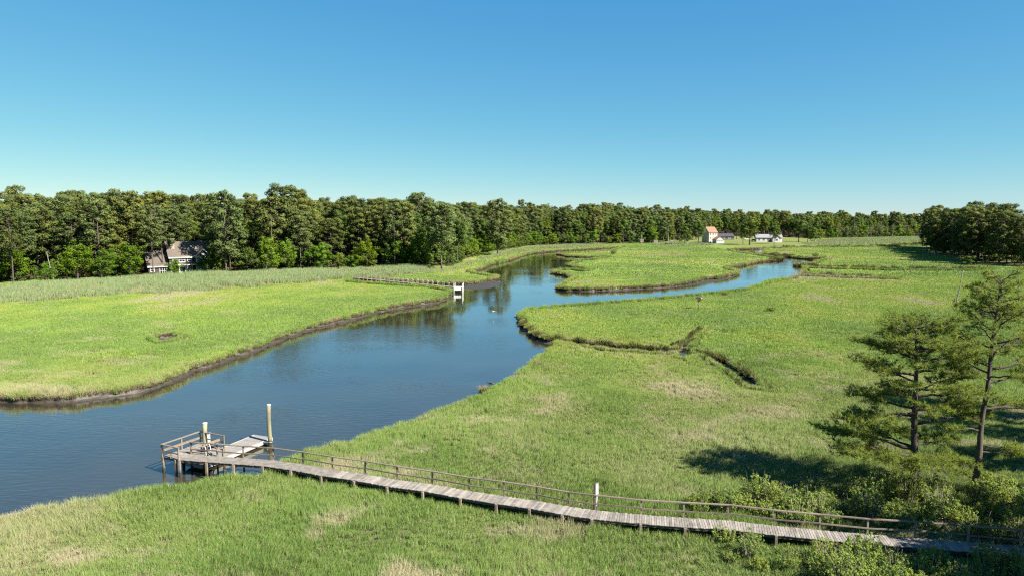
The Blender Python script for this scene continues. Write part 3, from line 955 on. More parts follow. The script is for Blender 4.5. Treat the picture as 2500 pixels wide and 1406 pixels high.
reed_bed('tall blue-green reeds between the left marsh and the woods', [(-250, 780), (0, 744), (120, 737), (260, 727), (400, 718), (500, 710), (600, 705), (690, 697), (780, 691), (862, 685), (985, 674), (1050, 668),
         (1070, 664), (1060, 655), (900, 657), (700, 662), (500, 671), (330, 680), (150, 690), (0, 700), (-250, 715)], 2.2, 0.10)
reed_bed('dry tan reeds below the big pine by the channel', [(1040, 668), (1075, 668), (1110, 664), (1140, 652), (1170, 640), (1160, 633), (1110, 652), (1060, 658)], 2.2, 0.7, .8)
reed_bed('reeds along the left shore of the upper channel', [(1160, 640), (1200, 632), (1260, 619), (1300, 611), (1420, 606), (1470, 603), (1470, 598), (1380, 599), (1300, 603), (1200, 619)], 3.2, 0.3, .8)
reed_bed('pale green reeds at the far end of the right marsh', [(1995, 602), (2100, 599), (2200, 594), (2260, 591), (2250, 580), (2110, 583), (2010, 586), (1960, 596)], 5.5, 0.2, .8)
reed_bed('reeds in front of the cream house', [(1600, 602), (1680, 603), (1740, 600), (1745, 596), (1650, 594), (1600, 597)], 4.5, 0.1, .7)
reed_bed('greyish scrub reeds on the central marsh', [(1520, 624), (1560, 618), (1620, 616), (1690, 618), (1700, 624), (1640, 629), (1560, 629)], 4.5, 0.75, .35)

# ================================================================== TREES
def leaf_cloud(centers, radii, counts, size, r, flat=0.7, up=0.35, shell=0.55):
    """small triangles pairs filling a set of ellipsoidal clumps; returns verts, tris, colours"""
    P0, S, D = [], [], []
    for c, rad, n in zip(centers, radii, counts):
        d = r.normal(0, 1, (n, 3)); d /= np.linalg.norm(d, axis=1)[:, None]
        q = d * (rad * (shell + (1 - shell) * r.uniform(0, 1, n)) * r.uniform(0.75, 1.15, n))[:, None]
        q[:, 2] *= flat
        P0.append(q + c)
        nrm = d * 0.8 + r.normal(0, 0.55, (n, 3)); nrm[:, 2] += up
        D.append(d)
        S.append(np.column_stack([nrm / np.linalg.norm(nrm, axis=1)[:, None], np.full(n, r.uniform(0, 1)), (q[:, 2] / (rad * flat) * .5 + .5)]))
    p = np.concatenate(P0); s = np.concatenate(S)
    n = len(p)
    nrm = s[:, :3]
    ref = r.normal(0, 1, (n, 3))
    t = np.cross(nrm, ref); t /= np.maximum(np.linalg.norm(t, axis=1), 1e-6)[:, None]
    b = np.cross(nrm, t)
    sz = size * r.uniform(0.6, 1.3, n)[:, None]
    asp = r.uniform(0.45, 0.8, n)[:, None]
    V = np.stack([p - t * sz * .5, p + b * sz * .5 * asp, p + t * sz * .5, p - b * sz * .5 * asp], 1)
    V[:, 1:4:2] += (nrm * sz * .12)[:, None, :]
    F = (np.arange(n) * 4)[:, None] + np.array([[0, 1, 2, 3]])
    C = np.zeros((n, 4, 4)); C[..., 3] = 1
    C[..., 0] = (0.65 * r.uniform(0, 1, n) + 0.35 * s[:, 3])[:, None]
    C[..., 1] = s[:, 4][:, None]  # top light put into the colour: leaves paler higher in each clump
    C[..., 2] = r.uniform(0, 1, n)[:, None]
    return V.reshape(-1, 3), F, C.reshape(-1, 4), np.repeat(np.concatenate(D), 4, axis=0)

def cloud_mesh(name, mat, *a, **k):
    V, F, C, D = leaf_cloud(*a, **k)
    m = np_mesh(name, V, F, 4, C, D)
    m.materials.append(mat)
    return m

def bent_trunk(mb, H, r0, r1, r, bend=0.3, z0=-0.4, n=7, seg=7):
    ph = r.uniform(0, 6.28, 2)
    pts = []
    for i in range(seg + 1):
        t = i / seg
        pts.append(Vector((bend * math.sin(ph[0] + t * 3.0) * t, bend * math.sin(ph[1] + t * 2.4) * t, z0 + (H - z0) * t)))
    mb.tube(pts, [r0 * 1.25 if i == 0 else r0 + (r1 - r0) * (i / seg) for i in range(seg + 1)], n)
    return lambda t: pts[min(int(t * seg), seg - 1)].lerp(pts[min(int(t * seg), seg - 1) + 1], min(1, t * seg - min(int(t * seg), seg - 1)))

def pine_proto(seed, H, crown_base=0.45, R=3.6, n=30, mat='pine', leaf=0.52, per=95):
    r = np.random.default_rng(seed)
    tm = MB()
    at = bent_trunk(tm, H * 0.96, 0.26 * H / 24, 0.06, r)
    C, Rd, K = [], [], []
    for i in range(n):
        t = (i + r.uniform(0, 1)) / n
        z = H * (crown_base + (1 - crown_base) * (0.02 + 0.96 * t))
        prof = math.sin(math.pi * (0.22 + 0.64 * t)) ** 0.75
        rad = R * prof * r.uniform(0.35, 1.0)
        a = i * 2.4 + r.uniform(-.6, .6)
        tr = at(z / (H * 0.96) if z < H * .95 else 0.98)
        c = np.array((tr.x + rad * math.cos(a), tr.y + rad * math.sin(a), z + 0.12 * rad))
        C.append(c); rc = r.uniform(0.9, 1.75) * (1 - 0.2 * t) * (R / 3.6) ** .5
        Rd.append(rc); K.append(int(per * rc * rc / 1.4))
        s = at(max(0.1, (z - 0.25 * rad) / (H * 0.96)) if z < H * .95 else 0.95)
        if rad > 0.8:
            mid = Vector(c) * .55 + s * .45; mid.z += 0.1
            tm.tube([s, mid, Vector(c)], [0.09, 0.06, 0.025], 4, cap=False)
    C.append(np.array((*at(0.98).xy, H - 0.6))); Rd.append(1.1); K.append(per)
    # a few dead lower limbs
    for i in range(4):
        z = H * r.uniform(0.14, crown_base + 0.05); a = r.uniform(0, 6.28); ln = r.uniform(1.0, 2.6)
        s = at(z / (H * .96)); e = s + Vector((math.cos(a) * ln, math.sin(a) * ln, r.uniform(-.3, .5)))
        tm.tube([s, e], [0.06, 0.02], 4, cap=False)
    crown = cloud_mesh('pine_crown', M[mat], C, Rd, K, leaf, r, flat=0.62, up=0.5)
    trunk = tm.mesh('pine_trunk', True); trunk.materials.append(M['bark'])
    return trunk, crown

def broad_proto(seed, H, W, base=0.22, n=44, mat='leaf', leaf=0.46, per=72, lobes=0.24, bark='bark_dark'):
    """trunk, a fan of limbs of uneven reach, leaf clumps along the outer part of each"""
    r = np.random.default_rng(seed)
    tm = MB()
    at = bent_trunk(tm, H * 0.72, 0.02 * H, 0.05, r, 0.35)
    C, Rd, K = [], [], []
    nl = max(9, n // 5)
    hz = H * (1 - base) / 2; cz = H * base + hz
    def clump(c, rc):
        C.append(np.array(c)); Rd.append(rc); K.append(int(per * (rc / 1.3) ** 2) + 14)
    for i in range(nl):
        u = (i + 0.5) / nl
        el = math.radians(-28 + 112 * u + r.uniform(-9, 9)) if base < .1 else math.radians(-18 + 104 * u + r.uniform(-9, 9))
        a = i * 2.39996 + r.uniform(-.5, .5)
        reach = r.uniform(.62, 1.12)
        e = Vector((math.cos(a) * math.cos(el) * W / 2 * reach, math.sin(a) * math.cos(el) * W / 2 * reach, max(H * base * .6 + .4, cz + math.sin(el) * hz * (.55 + .45 * reach) - .4)))
        s0 = at(min(.95, max(.2, (e.z / H) * .75)))
        tm.tube([s0, s0.lerp(e, .5) + Vector((0, 0, .3)), e], [0.10, 0.06, 0.02], 4, cap=False)
        m = max(3, n // nl)
        for k in range(m):
            f = .40 + .62 * (k + r.uniform(0, 1)) / m
            p = s0.lerp(e, f) + Vector(r.normal(0, W * .055, 3))
            p.z = min(max(p.z, .5), H - .3)
            clump(p, W * lobes * r.uniform(.38, .78) * (1.12 - .35 * f))
        clump(e + Vector(r.normal(0, .25, 3)), W * lobes * r.uniform(.22, .42))
    for k in range(5):
        clump(at(.9) + Vector((*(r.normal(0, W * .08, 2)), H * r.uniform(.02, .22))), W * lobes * r.uniform(.35, .6))
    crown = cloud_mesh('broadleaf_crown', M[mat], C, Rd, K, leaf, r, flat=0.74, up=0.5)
    trunk = tm.mesh('broadleaf_trunk', True); trunk.materials.append(M[bark])
    return trunk, crown

PINES = [pine_proto(200 + i, h, cb, R, n) for i, (h, cb, R, n) in enumerate(
    [(26, .34, 6.0, 62), (25, .26, 6.3, 68), (24, .38, 5.6, 58), (27, .34, 6.0, 62), (22, .20, 5.4, 62), (18, .20, 4.4, 50)])]
SPARSE = [pine_proto(230 + i, h, .42, 4.3, 26, per=85) for i, h in enumerate([23, 25])]
BROAD = [broad_proto(250 + i, h, w, b, n) for i, (h, w, b, n) in enumerate(
    [(20, 11.5, .14, 78), (22, 12.5, .18, 84), (17, 10.5, .12, 70), (24, 12, .22, 80)])]
BRIGHT = [broad_proto(270 + i, h, w, b, n, 'leaf_bright', 0.40, 62) for i, (h, w, b, n) in enumerate(
    [(10, 9.0, .04, 62), (12, 9.5, .05, 70), (14, 9.5, .06, 74), (8, 8.0, .02, 52)])]
UNDER = [broad_proto(290 + i, h, w, .02, n, 'leaf', 0.40, 70) for i, (h, w, n) in enumerate([(6, 6.5, 46), (8, 7.0, 52), (4.5, 5.5, 40)])]
GREYT = [broad_proto(300 + i, h, w, .15, 36, 'grey_leaf', 0.4, 22, bark='dead') for i, (h, w) in enumerate([(14, 8), (16, 9)])]

def plant(name, proto, x, y, s, label, cat, group=None, sz=None, z=None, rz=None):
    t = empty(name, (x, y, lz(x, y) if z is None else z), random.uniform(0, 6.28) if rz is None else rz)
    t.scale = (s, s, sz or s)
    for nm, me in (('trunk', proto[0]), ('crown', proto[1])):
        o = bpy.data.objects.new(nm, me); COL.objects.link(o); o.parent = t
    tag(t, label, cat, group)
    return t

TREE_XY = []
def free(x, y, d):
    return all((x - a) ** 2 + (y - b) ** 2 > d * d for a, b in TREE_XY)

# clearings around the houses
HOUSE_XY = P(430, 664, 1.2)
def blocked(x, y):
    if (x - HOUSE_XY.x) ** 2 + (y - HOUSE_XY.y - 3) ** 2 < 10 ** 2: return True
    # line of sight to the left house
    q = HOUSE_XY.xy; t = y / max(q.y, 1)
    if y < q.y and y > 150 and abs(x - q.x * t) < 12.5: return True
    px, py = to_px((x, y, 1.0))
    if 1722 < px < 1930 and y < 640: return True
    return False

# --- individual trees one can point to in the photo
def at_px(x, y, z=0.8):
    p = P(x, y, z); return p.x, p.y
def solo(name, proto, px, py, top_y, H, label, cat, group=None, wide=1.0, zb=0.9):
    x, y = at_px(px, py, zb)
    zt = Zat(top_y, (x, y))
    k = (zt - lz(x, y)) / H
    TREE_XY.append((x, y))
    return plant(name, proto, x, y, k * wide, label, cat, group, sz=k)
solo('pine_tree', SPARSE[0], 247, 679, 488, 23, 'tall pine with a pale forked trunk standing left of the bright round trees', 'pine tree')
solo('pine_tree', SPARSE[1], 33, 692, 520, 25, 'slim pine with a bare pale trunk at the left edge of the reeds', 'pine tree')
solo('pine_tree', SPARSE[1], 375, 673, 500, 25, 'pine whose straight trunk stands in front of the left corner of the house', 'pine tree')
solo('pine_tree', SPARSE[0], 399, 668, 510, 23, 'second pine trunk in front of the dark gable of the house', 'pine tree')
solo('pine_tree', PINES[4], 552, 668, 470, 22, 'bushy pine immediately right of the grey house', 'pine tree')
solo('pine_tree', PINES[1], 697, 655, 455, 25, 'round-topped pine rising above the skyline left of the far pier', 'pine tree')
solo('pine_tree', PINES[2], 1078, 657, 498, 24, 'big pine on the point where the woods meet the channel', 'pine tree', wide=1.15)
solo('pine_tree', PINES[4], 1215, 622, 488, 22, 'dark broad pine above the bend of the upper channel', 'pine tree', wide=1.1)
solo('broadleaf_tree', BRIGHT[1], 190, 683, 592, 12, 'bright green rounded tree left of the house behind the reeds', 'tree', wide=1.25)
solo('broadleaf_tree', BRIGHT[2], 262, 684, 606, 14, 'bright green spreading tree between the round tree and the house', 'tree', wide=1.2)
solo('broadleaf_tree', BRIGHT[0], 318, 677, 592, 10, 'bright green tree touching the left end of the house', 'tree', wide=1.0)
solo('broadleaf_tree', BRIGHT[3], 427, 674, 632, 8, 'small dark-leaved tree growing in front of the house porch', 'tree', wide=.9)
solo('broadleaf_tree', BRIGHT[1], 700, 660, 585, 12, 'bright green conical tree at the reeds right of the house', 'tree')
solo('broadleaf_tree', BRIGHT[2], 655, 664, 575, 14, 'light green tree beside a pale leaning snag', 'tree')
solo('broadleaf_tree', BRIGHT[0], 110, 690, 640, 10, 'low pale green tree at the reeds near the left edge', 'tree')
solo('broadleaf_tree', BROAD[2], 1830, 592, 532, 17, 'big round shade tree on the lawn right of the cream house', 'tree', wide=1.25, zb=2.6)
solo('broadleaf_tree', BROAD[2], 1890, 590, 547, 17, 'round-headed lawn tree with a dark straight trunk before the white house', 'tree', wide=1.0, zb=2.6)
solo('broadleaf_tree', BROAD[1], 1705, 589, 538, 22, 'dense dark tree hiding the left side of the cream house', 'tree', wide=1.2, zb=2.6)
solo('broadleaf_tree', BROAD[0], 1950, 586, 537, 20, 'dense dark tree covering the right end of the white house', 'tree', wide=1.1, zb=2.6)
solo('broadleaf_tree', UNDER[1], 1988, 587, 556, 8, 'low rounded tree at the right end of the lawn', 'tree', zb=2.6)
for px, py, ty, pr, H_, wd, lab in ((1672, 592, 545, BROAD[0], 20, 1.1, 'dark leafy tree second to the left of the cream house'), (1640, 594, 550, BROAD[3], 24, .9, 'leafy tree behind the grey bare trunks'),
        (1716, 585, 540, BROAD[3], 24, 1.0, 'leafy tree rising behind the corner of the cream house'), (1798, 584, 545, BROAD[2], 17, 1.0, 'leafy tree above the long dark building'),
        (1814, 591, 546, BROAD[0], 20, .9, 'left one of the pair of lawn shade trees'), (1972, 587, 548, BROAD[2], 17, 1.0, 'leafy tree between the white house and the end of the lawn')):
    solo('broadleaf_tree', pr, px, py, ty, H_, lab, 'tree', wide=wd, zb=2.4)
solo('pine_tree', PINES[5], 2262, 614, 545, 18, 'small pine standing alone left of the dark pine stand', 'pine tree', wide=1.1)
solo('pine_tree', PINES[4], 2318, 612, 527, 22, 'pine at the left corner of the dark stand', 'pine tree')
solo('broadleaf_tree', UNDER[2], 2365, 646, 624, 4.5, 'low sprawling bush at the foot of the dark pine stand', 'bush', wide=1.6)

# --- the wood's front ranks: every tree a thing of its own
def where_left(px, d):
    row = 'front row' if d < 12 else 'back rows'
    for lim, t in ((90, 'at the left edge of the picture'), (180, 'behind the pale dead tree at left'), (360, 'behind the bright round trees'), (520, 'behind the grey house'), (640, 'just right of the grey house'),
                   (760, 'around the round-topped pine'), (900, 'behind the start of the far pier'), (1040, 'behind the middle of the far pier'), (1e9, 'behind the point with the big pine')):
        if px < lim: return '%s, %s' % (row, t)
def where_mid(px, d):
    row = 'front row' if d < 10 else 'back rows'
    for lim, t in ((1180, 'by the big pine on the point'), (1260, 'by the dark broad pine'), (1340, 'above the bend of the channel'), (1440, 'at the head of the channel'), (1e9, 'behind the promontories')):
        if px < lim: return '%s, %s' % (row, t)
def where_far(px, d):
    row = 'front row' if d < 14 else 'back rows'
    for lim, t in ((1500, 'left of the grey dead trunk'), (1640, 'behind the boxes on posts'), (1730, 'left of the cream house'), (1800, 'behind the long dark building'), (1870, 'behind the round shade tree'),
                   (1960, 'behind the white house'), (2080, 'right of the lawn'), (2180, 'behind the pale reeds'), (1e9, 'beside the dark pine stand')):
        if px < lim: return '%s, %s' % (row, t)
def where_right(px, d):
    row = 'outer row' if d < 8 else ('middle' if d < 24 else 'back')
    for lim, t in ((2330, 'left corner'), (2400, 'left half'), (2450, 'right half'), (1e9, 'at the picture edge')):
        if px < lim: return '%s, %s' % (row, t)
def ranks(edge, depth, spacing, kinds, group, cap, far=None, start=1.0, where=None, smin=.86, smax=1.14):
    """trees within depth metres behind the edge line"""
    e = [np.array(q) for q in edge]
    lo = np.min(e, 0) - depth - 4; hi = np.max(e, 0) + depth + 4
    g = jgrid(lo[0], hi[0], lo[1], hi[1], spacing)
    ok = in_view(g, 6, 0.775) & (inside(g, upland) | inside(g, right_wood))
    g = g[ok]
    d = seg_dist(g, e)
    g, d = g[(d > start) & (d < depth)], d[(d > start) & (d < depth)]
    order = np.argsort(d)
    made = 0
    for i in order:
        x, y = g[i]
        if made >= cap: break
        if blocked(x, y) or not free(x, y, spacing * .72) or (inside(np.array([[x, y]]), lawn)[0]): continue
        kind = kinds(d[i], x, y)
        if kind is None: continue
        name, protos, lab, cat = kind
        TREE_XY.append((x, y))
        s = random.uniform(smin, smax)
        plant(name, random.choice(protos), x, y, s * 1.12, lab + (', ' + where(to_px((x, y, 1.0))[0], d[i]) if where else ''), cat, group, sz=s * random.uniform(.93, 1.08))
        made += 1
    return made

eL = forest_edge[2:10]; eM = forest_edge[9:16]; eF = forest_edge[15:]
def k_left(d, x, y):
    u = random.random()
    if d < 5:
        if u < .45: return ('broadleaf_tree', UNDER + BRIGHT, 'low leafy tree of the left wood', 'tree')
        if u < .65: return ('pine_tree', SPARSE + PINES[3:5], 'bare-trunked pine of the left wood', 'pine tree')
        if u < .75: return ('broadleaf_tree', BROAD[2:3], 'green broadleaf tree of the left wood', 'tree')
        return None
    if u < .68: return ('pine_tree', PINES[:5], 'tall pine of the left wood', 'pine tree')
    if u < .86: return ('broadleaf_tree', BROAD, 'green broadleaf tree of the left wood', 'tree')
    return ('broadleaf_tree', UNDER, 'understorey tree of the left wood', 'tree')
nL = ranks(eL, 34, 6.2, k_left, 'trees of the wood on the left', 190, where=where_left, smin=.74, smax=1.1)
def k_mid(d, x, y):
    u = random.random()
    if d < 5:
        if u < .55: return ('broadleaf_tree', UNDER + BRIGHT[:3], 'low leafy tree by the upper channel', 'tree')
        if u < .7: return ('pine_tree', SPARSE, 'slim pine by the upper channel', 'pine tree')
        return None
    if u < .5: return ('pine_tree', PINES[:5], 'tall pine by the upper channel', 'pine tree')
    return ('broadleaf_tree', BROAD, 'green broadleaf tree by the upper channel', 'tree')
nM = ranks(eM, 22, 7.2, k_mid, 'trees of the wood along the upper channel', 130, where=where_mid, smin=.78, smax=1.06)
def k_far(d, x, y):
    u = random.random()
    if x > 330 and d < 12: return ('broadleaf_tree', GREYT, 'thin greyish tree of the far wood', 'tree')
    if d < 6:
        if u < .6: return ('broadleaf_tree', UNDER[:2] + BROAD[2:3], 'low tree of the far wood', 'tree')
        return None
    if u < .28: return ('pine_tree', PINES[:5], 'dark pine of the far wood', 'pine tree')
    return ('broadleaf_tree', BROAD, 'green broadleaf tree of the far wood', 'tree')
nF = ranks(eF, 40, 9.0, k_far, 'trees of the far wood', 150, where=where_far, smin=.76, smax=1.02)
def k_right(d, x, y):
    u = random.random()
    if u < .30: return ('broadleaf_tree', UNDER, 'dark bush of the pine stand on the right', 'bush')
    return ('pine_tree', PINES[1:2] + PINES[3:6], 'dark pine of the stand on the right', 'pine tree')
nR = ranks(right_edge, 60, 4.6, k_right, 'pines of the stand on the right', 110, where=where_right, smin=.82, smax=1.0)
_save = list(TREE_XY); 
def k_under(lab):
    def f(d, x, y):
        u = random.random()
        return ('broadleaf_tree', UNDER if u < .75 else BRIGHT[:1] + BRIGHT[3:], lab, 'tree')
    return f
TREE_XY[:] = [q for q in TREE_XY if False]
nU = ranks(eL, 9, 4.2, k_under('undergrowth tree of the left wood'), 'undergrowth of the left wood', 70, where=where_left, start=.5, smin=.7, smax=1.15)
nU2 = ranks(eM, 8, 5.2, k_under('undergrowth tree by the upper channel'), 'undergrowth along the upper channel', 52, where=where_mid, start=.5, smin=.7, smax=1.2)
nU3 = ranks(eF, 14, 7.5, k_under('undergrowth tree of the far wood'), 'undergrowth of the far wood', 48, where=where_far, start=.5, smin=.9, smax=1.5)
TREE_XY[:] = TREE_XY + _save
print('TREES', nL, nM, nF, nR, nU, nU2, nU3)

# --- the depth of the wood behind those ranks: one mass
def joined(p):
    V, F, mats, cols = [], [], [], []
    bm = bmesh.new()
    bm.from_mesh(p[1])
    off = len(bm.faces)
    bm.from_mesh(p[0])
    bm.faces.ensure_lookup_table()
    for i in range(off, len(bm.faces)): bm.faces[i].material_index = 1
    m = bpy.data.meshes.new('wood_tree'); bm.to_mesh(m); bm.free()
    m.materials.append(p[1].materials[0]); m.materials.append(p[0].materials[0])
    return m
wood_protos = [joined(p) for p in PINES[:5] + BROAD]
protoW = proto_collection('wood_trees', wood_protos)
def far_wood(name, label, pts, pine_share):
    n = len(pts)
    u = RNG.uniform(0, 1, n)
    idx = np.where(u < pine_share, RNG.integers(0, 5, n), RNG.integers(5, 9, n))
    s = RNG.uniform(.78, 1.06, n)
    scatter(name, label, np.column_stack([pts, land_z(pts) - .1]), np.column_stack([np.zeros(n), np.zeros(n), RNG.uniform(0, 6.28, n)]),
            np.column_stack([s, s, s * RNG.uniform(.93, 1.07, n)]), idx, protoW)
g = jgrid(-330, 40, 190, 560, 7.5)
g = g[in_view(g, 12, .78) & inside(g, upland)]
d = seg_dist(g, forest_edge)
cx = [np.array(q) for q in TREE_XY]
tx = np.array(TREE_XY)
dm = np.array([np.min(np.hypot(tx[:, 0] - a, tx[:, 1] - b)) for a, b in g])
far_wood('far_wood', 'depth of the mixed pine wood behind the left tree line', g[(d > 18) & (d < 110) & (dm > 5.5) & ~np.array([blocked(a, b) for a, b in g])], .68)
g = jgrid(-160, 900, 520, 1500, 12)
g = g[in_view(g, 20, .78) & inside(g, upland)]
d = seg_dist(g, forest_edge)
dm = np.array([np.min(np.hypot(tx[:, 0] - a, tx[:, 1] - b)) for a, b in g])
k = (d > 24) & (d < 260) & (dm > 7) & ~inside(g, lawn)
k &= ~np.array([blocked(a, b) for a, b in g])
far_wood('far_wood', 'distant mixed wood on the rise behind the far houses', g[k], .3)

# ------------------------------------------------------------------ the two near pines by the boardwalk
def near_pine(label, base, H, r0, lean, branches, seed, top_r, top_n, tuft=0.31, dens=0.88, bark='bark'):
    """branches: (height, azimuth deg, length, rise at tip, bare share)"""
    r = np.random.default_rng(seed)
    t = empty('pine_tree', base)
    tm, bmk = MB(), MB()
    seg = 12
    pts = [Vector((lean[0] * (i/seg) ** 1.2 + 0.045 * math.sin(i * 1.3 + seed), lean[1] * (i/seg) + 0.04 * math.sin(i * 1.7), -0.4 + (H * .97 + 0.4) * i/seg)) for i in range(seg + 1)]
    tm.tube(pts, [r0 * (1.3 if i == 0 else 1) * (1 - 0.86 * (i/seg) ** 1.1) + 0.015 for i in range(seg + 1)], 10)
    def at(z):
        f = min(0.999, max(0, (z + 0.4) / (H * .97 + 0.4))) * seg
        return pts[int(f)].lerp(pts[int(f) + 1], f - int(f))
    tufts, tdirs = [], []
    def spray(p, d, ln):
        """a foliage spray: twig with needle tufts"""
        k = max(2, int(ln / 0.16 * dens))
        e = p + d * ln
        bmk.tube([p, e], [0.014, 0.006], 3, cap=False)
        for j in range(k):
            f = (j + 1) / k
            q = p + d * (ln * f) + Vector(r.normal(0, 0.05, 3))
            tufts.append(q); tdirs.append((d + Vector((0, 0, 0.45)) + Vector(r.normal(0, .25, 3))).normalized())
    def limb(s, az, ln, rise, bare):
        d = Vector((math.cos(az), math.sin(az), 0))
        side = Vector((-d.y, d.x, 0))
        n = 7
        ph = r.uniform(0, 6.28)
        lp = []
        for i in range(n + 1):
            f = i / n
            lp.append(s + d * (ln * f) + Vector((0, 0, rise * (f ** 1.4) + 0.10 * ln * math.sin(f * 3.1) * r.uniform(-.2, .6))) + side * (0.09 * ln * math.sin(ph + f * 4) * f))
        rr = 0.028 + 0.017 * ln
        bmk.tube(lp, [rr * (1 - .8 * i / n) + .008 for i in range(n + 1)], 6, cap=False)
        m = int((6 + ln * 4.6) * dens)
        for k in range(m):
            f = bare + (1 - bare) * ((k + r.uniform(0, 1)) / m)
            i = min(n - 1, int(f * n)); p = lp[i].lerp(lp[i + 1], f * n - i)
            sd = 1 if k % 2 else -1
            a = r.uniform(0.35, 1.1)
            dd = (d * math.cos(a) + side * (sd * math.sin(a)) + Vector((0, 0, r.uniform(-.12, .38)))).normalized()
            l2 = (0.30 * ln * (1.15 - 0.6 * f) + 0.25) * r.uniform(.6, 1.2)
            e = p + dd * l2
            bmk.tube([p, p.lerp(e, .5) + Vector((0, 0, .05)), e], [0.022, 0.014, 0.007], 3, cap=False)
            for j in range(max(2, int(l2 / 0.22))):
                g = (j + 1) / max(2, int(l2 / 0.22))
                q = p.lerp(e, g)
                a2 = r.uniform(-1.2, 1.2)
                d3 = (dd * math.cos(a2) + dd.cross(Vector((0, 0, 1))) * math.sin(a2) + Vector((0, 0, r.uniform(0, .5)))).normalized()
                spray(q, d3, r.uniform(.2, .48))
    for z, az, ln, rise, bare in branches:
        limb(at(z), math.radians(az), ln, rise, bare)
    for i in range(top_n):
        z = H * (0.82 + 0.17 * i / top_n)
        limb(at(z), i * 2.4 + r.uniform(-.4, .4), top_r * (1 - 0.62 * i / top_n) * r.uniform(.7, 1.1), r.uniform(.2, .8), 0.25)
    # needles: each tuft a brush of narrow triangles
    c = np.array([tuple(q) for q in tufts]); dr = np.array([tuple(q) for q in tdirs])
    nt_, nn = len(c), 13
    dirs = dr[:, None, :] * 0.75 + r.normal(0, .55, (nt_, nn, 3))
    dirs /= np.linalg.norm(dirs, axis=2)[..., None]
    ln = tuft * r.uniform(.65, 1.15, (nt_, nn, 1))
    sd = np.cross(dirs, r.normal(0, 1, (nt_, nn, 3))); sd /= np.maximum(np.linalg.norm(sd, axis=2), 1e-6)[..., None]
    w = 0.017
    b0 = c[:, None, :] + dirs * 0.02
    V = np.stack([b0 - sd * w, b0 + sd * w, b0 + dirs * ln], 2).reshape(-1, 3)
    F = np.arange(len(V)).reshape(-1, 3)
    C = np.zeros((nt_, nn, 3, 4)); C[..., 3] = 1
    C[..., 0] = r.uniform(0, 1, (nt_, 1, 1)) * .7 + r.uniform(0, 1, (nt_, nn, 1)) * .3
    C[..., 1] = (r.uniform(0, 1, (nt_, nn, 1)))
    C[..., 2] = r.uniform(0, 1, (nt_, 1, 1)) * .98
    me = np_mesh('needles', V, F, 3, C.reshape(-1, 4))
    tm.build('trunk', M[bark], t, True)
    br = bmk.build('branches', M['bark_dark'], t, True)
    link('needles', me, M['pine_near'], t)
    tag(t, label, 'pine tree')
    return t

pa = P(2228, 1213, 0.9); za = lz(pa.x, pa.y); pa.z = za
# azimuth 0 is to the right of the picture, 90 away from the camera, 180 to the left, 270 towards the camera
brA = [(2.9, 175, 4.6, 0.3, .3), (3.1, 195, 5.4, 0.9, .25), (3.0, 228, 3.8, -0.1, .2), (3.1, 285, 3.0, -0.3, .2), (3.4, 250, 3.2, 0.1, .2), (3.2, -8, 3.4, -0.7, .3), (2.7, 335, 2.6, -0.5, .3),
       (3.6, 165, 5.6, 0.9, .3), (3.8, 15, 3.0, 0.2, .3), (3.5, 60, 3.2, 0.2, .3), (3.7, 120, 3.6, 0.3, .3),
       (4.9, 205, 2.0, 0.4, .7), (5.3, 5, 4.4, 0.6, .6), (5.9, 182, 4.6, -0.3, .5), (6.1, 200, 4.4, -0.4, .45), (6.3, 350, 3.0, 0.7, .4), (6.4, 150, 3.6, 0.5, .35), (6.7, 265, 2.8, 0.1, .3), (6.9, 90, 3.0, 0.4, .3),
       (7.2, 190, 3.4, 0.5, .35), (7.3, 340, 3.6, 0.5, .35), (7.6, 20, 3.8, 0.9, .35), (7.8, 300, 2.8, 0.5, .3), (8.0, 230, 2.9, 0.5, .3), (8.2, 110, 3.0, 0.7, .3),
       (8.7, 180, 3.7, 1.0, .35), (8.9, 0, 3.7, 0.9, .35), (9.1, 60, 3.0, 0.8, .3), (9.2, 255, 2.6, 0.7, .3), (9.6, 330, 3.1, 1.0, .35), (9.8, 150, 2.7, 1.0, .3), (10.1, 210, 2.4, 1.2, .35)]
near_pine('spreading pine with a dark gnarled trunk left of the taller pine by the boardwalk', pa, Zat(778, pa) - za, 0.28, (-0.35, 0.1), brA, 3, 3.6, 17, bark='bark_dark')
pb = P(2376, 1216, 0.9); zb_ = lz(pb.x, pb.y); pb.z = zb_
HB = Zat(668, pb) - zb_
brB = [(3.4, -20, 2.4, 0.2, .4), (4.9, 190, 2.6, 0.3, .5), (3.9, 330, 2.0, -0.3, .4), (6.3, 3, 3.6, 0.3, .5), (6.1, 30, 2.6, 0.4, .4), (6.4, 350, 3.2, 0.1, .5),
       (8.2, 10, 3.6, 0.6, .35), (8.4, 200, 2.4, 0.6, .3), (8.6, 300, 2.2, 0.4, .3), (8.8, 100, 2.6, 0.5, .3), (9.1, 350, 3.9, 0.6, .3), (9.3, 170, 2.7, 0.7, .3), (9.6, 40, 3.2, 0.8, .3),
       (9.9, 250, 2.1, 0.5, .25), (10.1, 185, 2.9, 1.1, .35), (10.3, 5, 3.3, 0.8, .3), (10.5, 130, 2.4, 0.7, .3), (10.8, 320, 2.8, 0.8, .3), (11.1, 210, 2.2, 0.8, .3), (11.3, 30, 2.6, 1.0, .3),
       (11.7, 160, 1.9, 0.9, .3), (11.9, 350, 2.1, 1.0, .3), (12.3, 260, 1.6, 0.8, .3), (12.5, 80, 1.8, 1.0, .3), (12.9, 190, 1.7, 1.1, .3)]
near_pine('tall straight pine with a bare trunk at the right edge beside the boardwalk', pb, HB, 0.22, (0.75, -0.1), [(a * HB / 15.5, b, c * (.95 if a < 11 else .8), d + (.5 if a > 9 else 0), e + .08) for a, b, c, d, e in brB], 5, 1.9, 15, dens=.76)
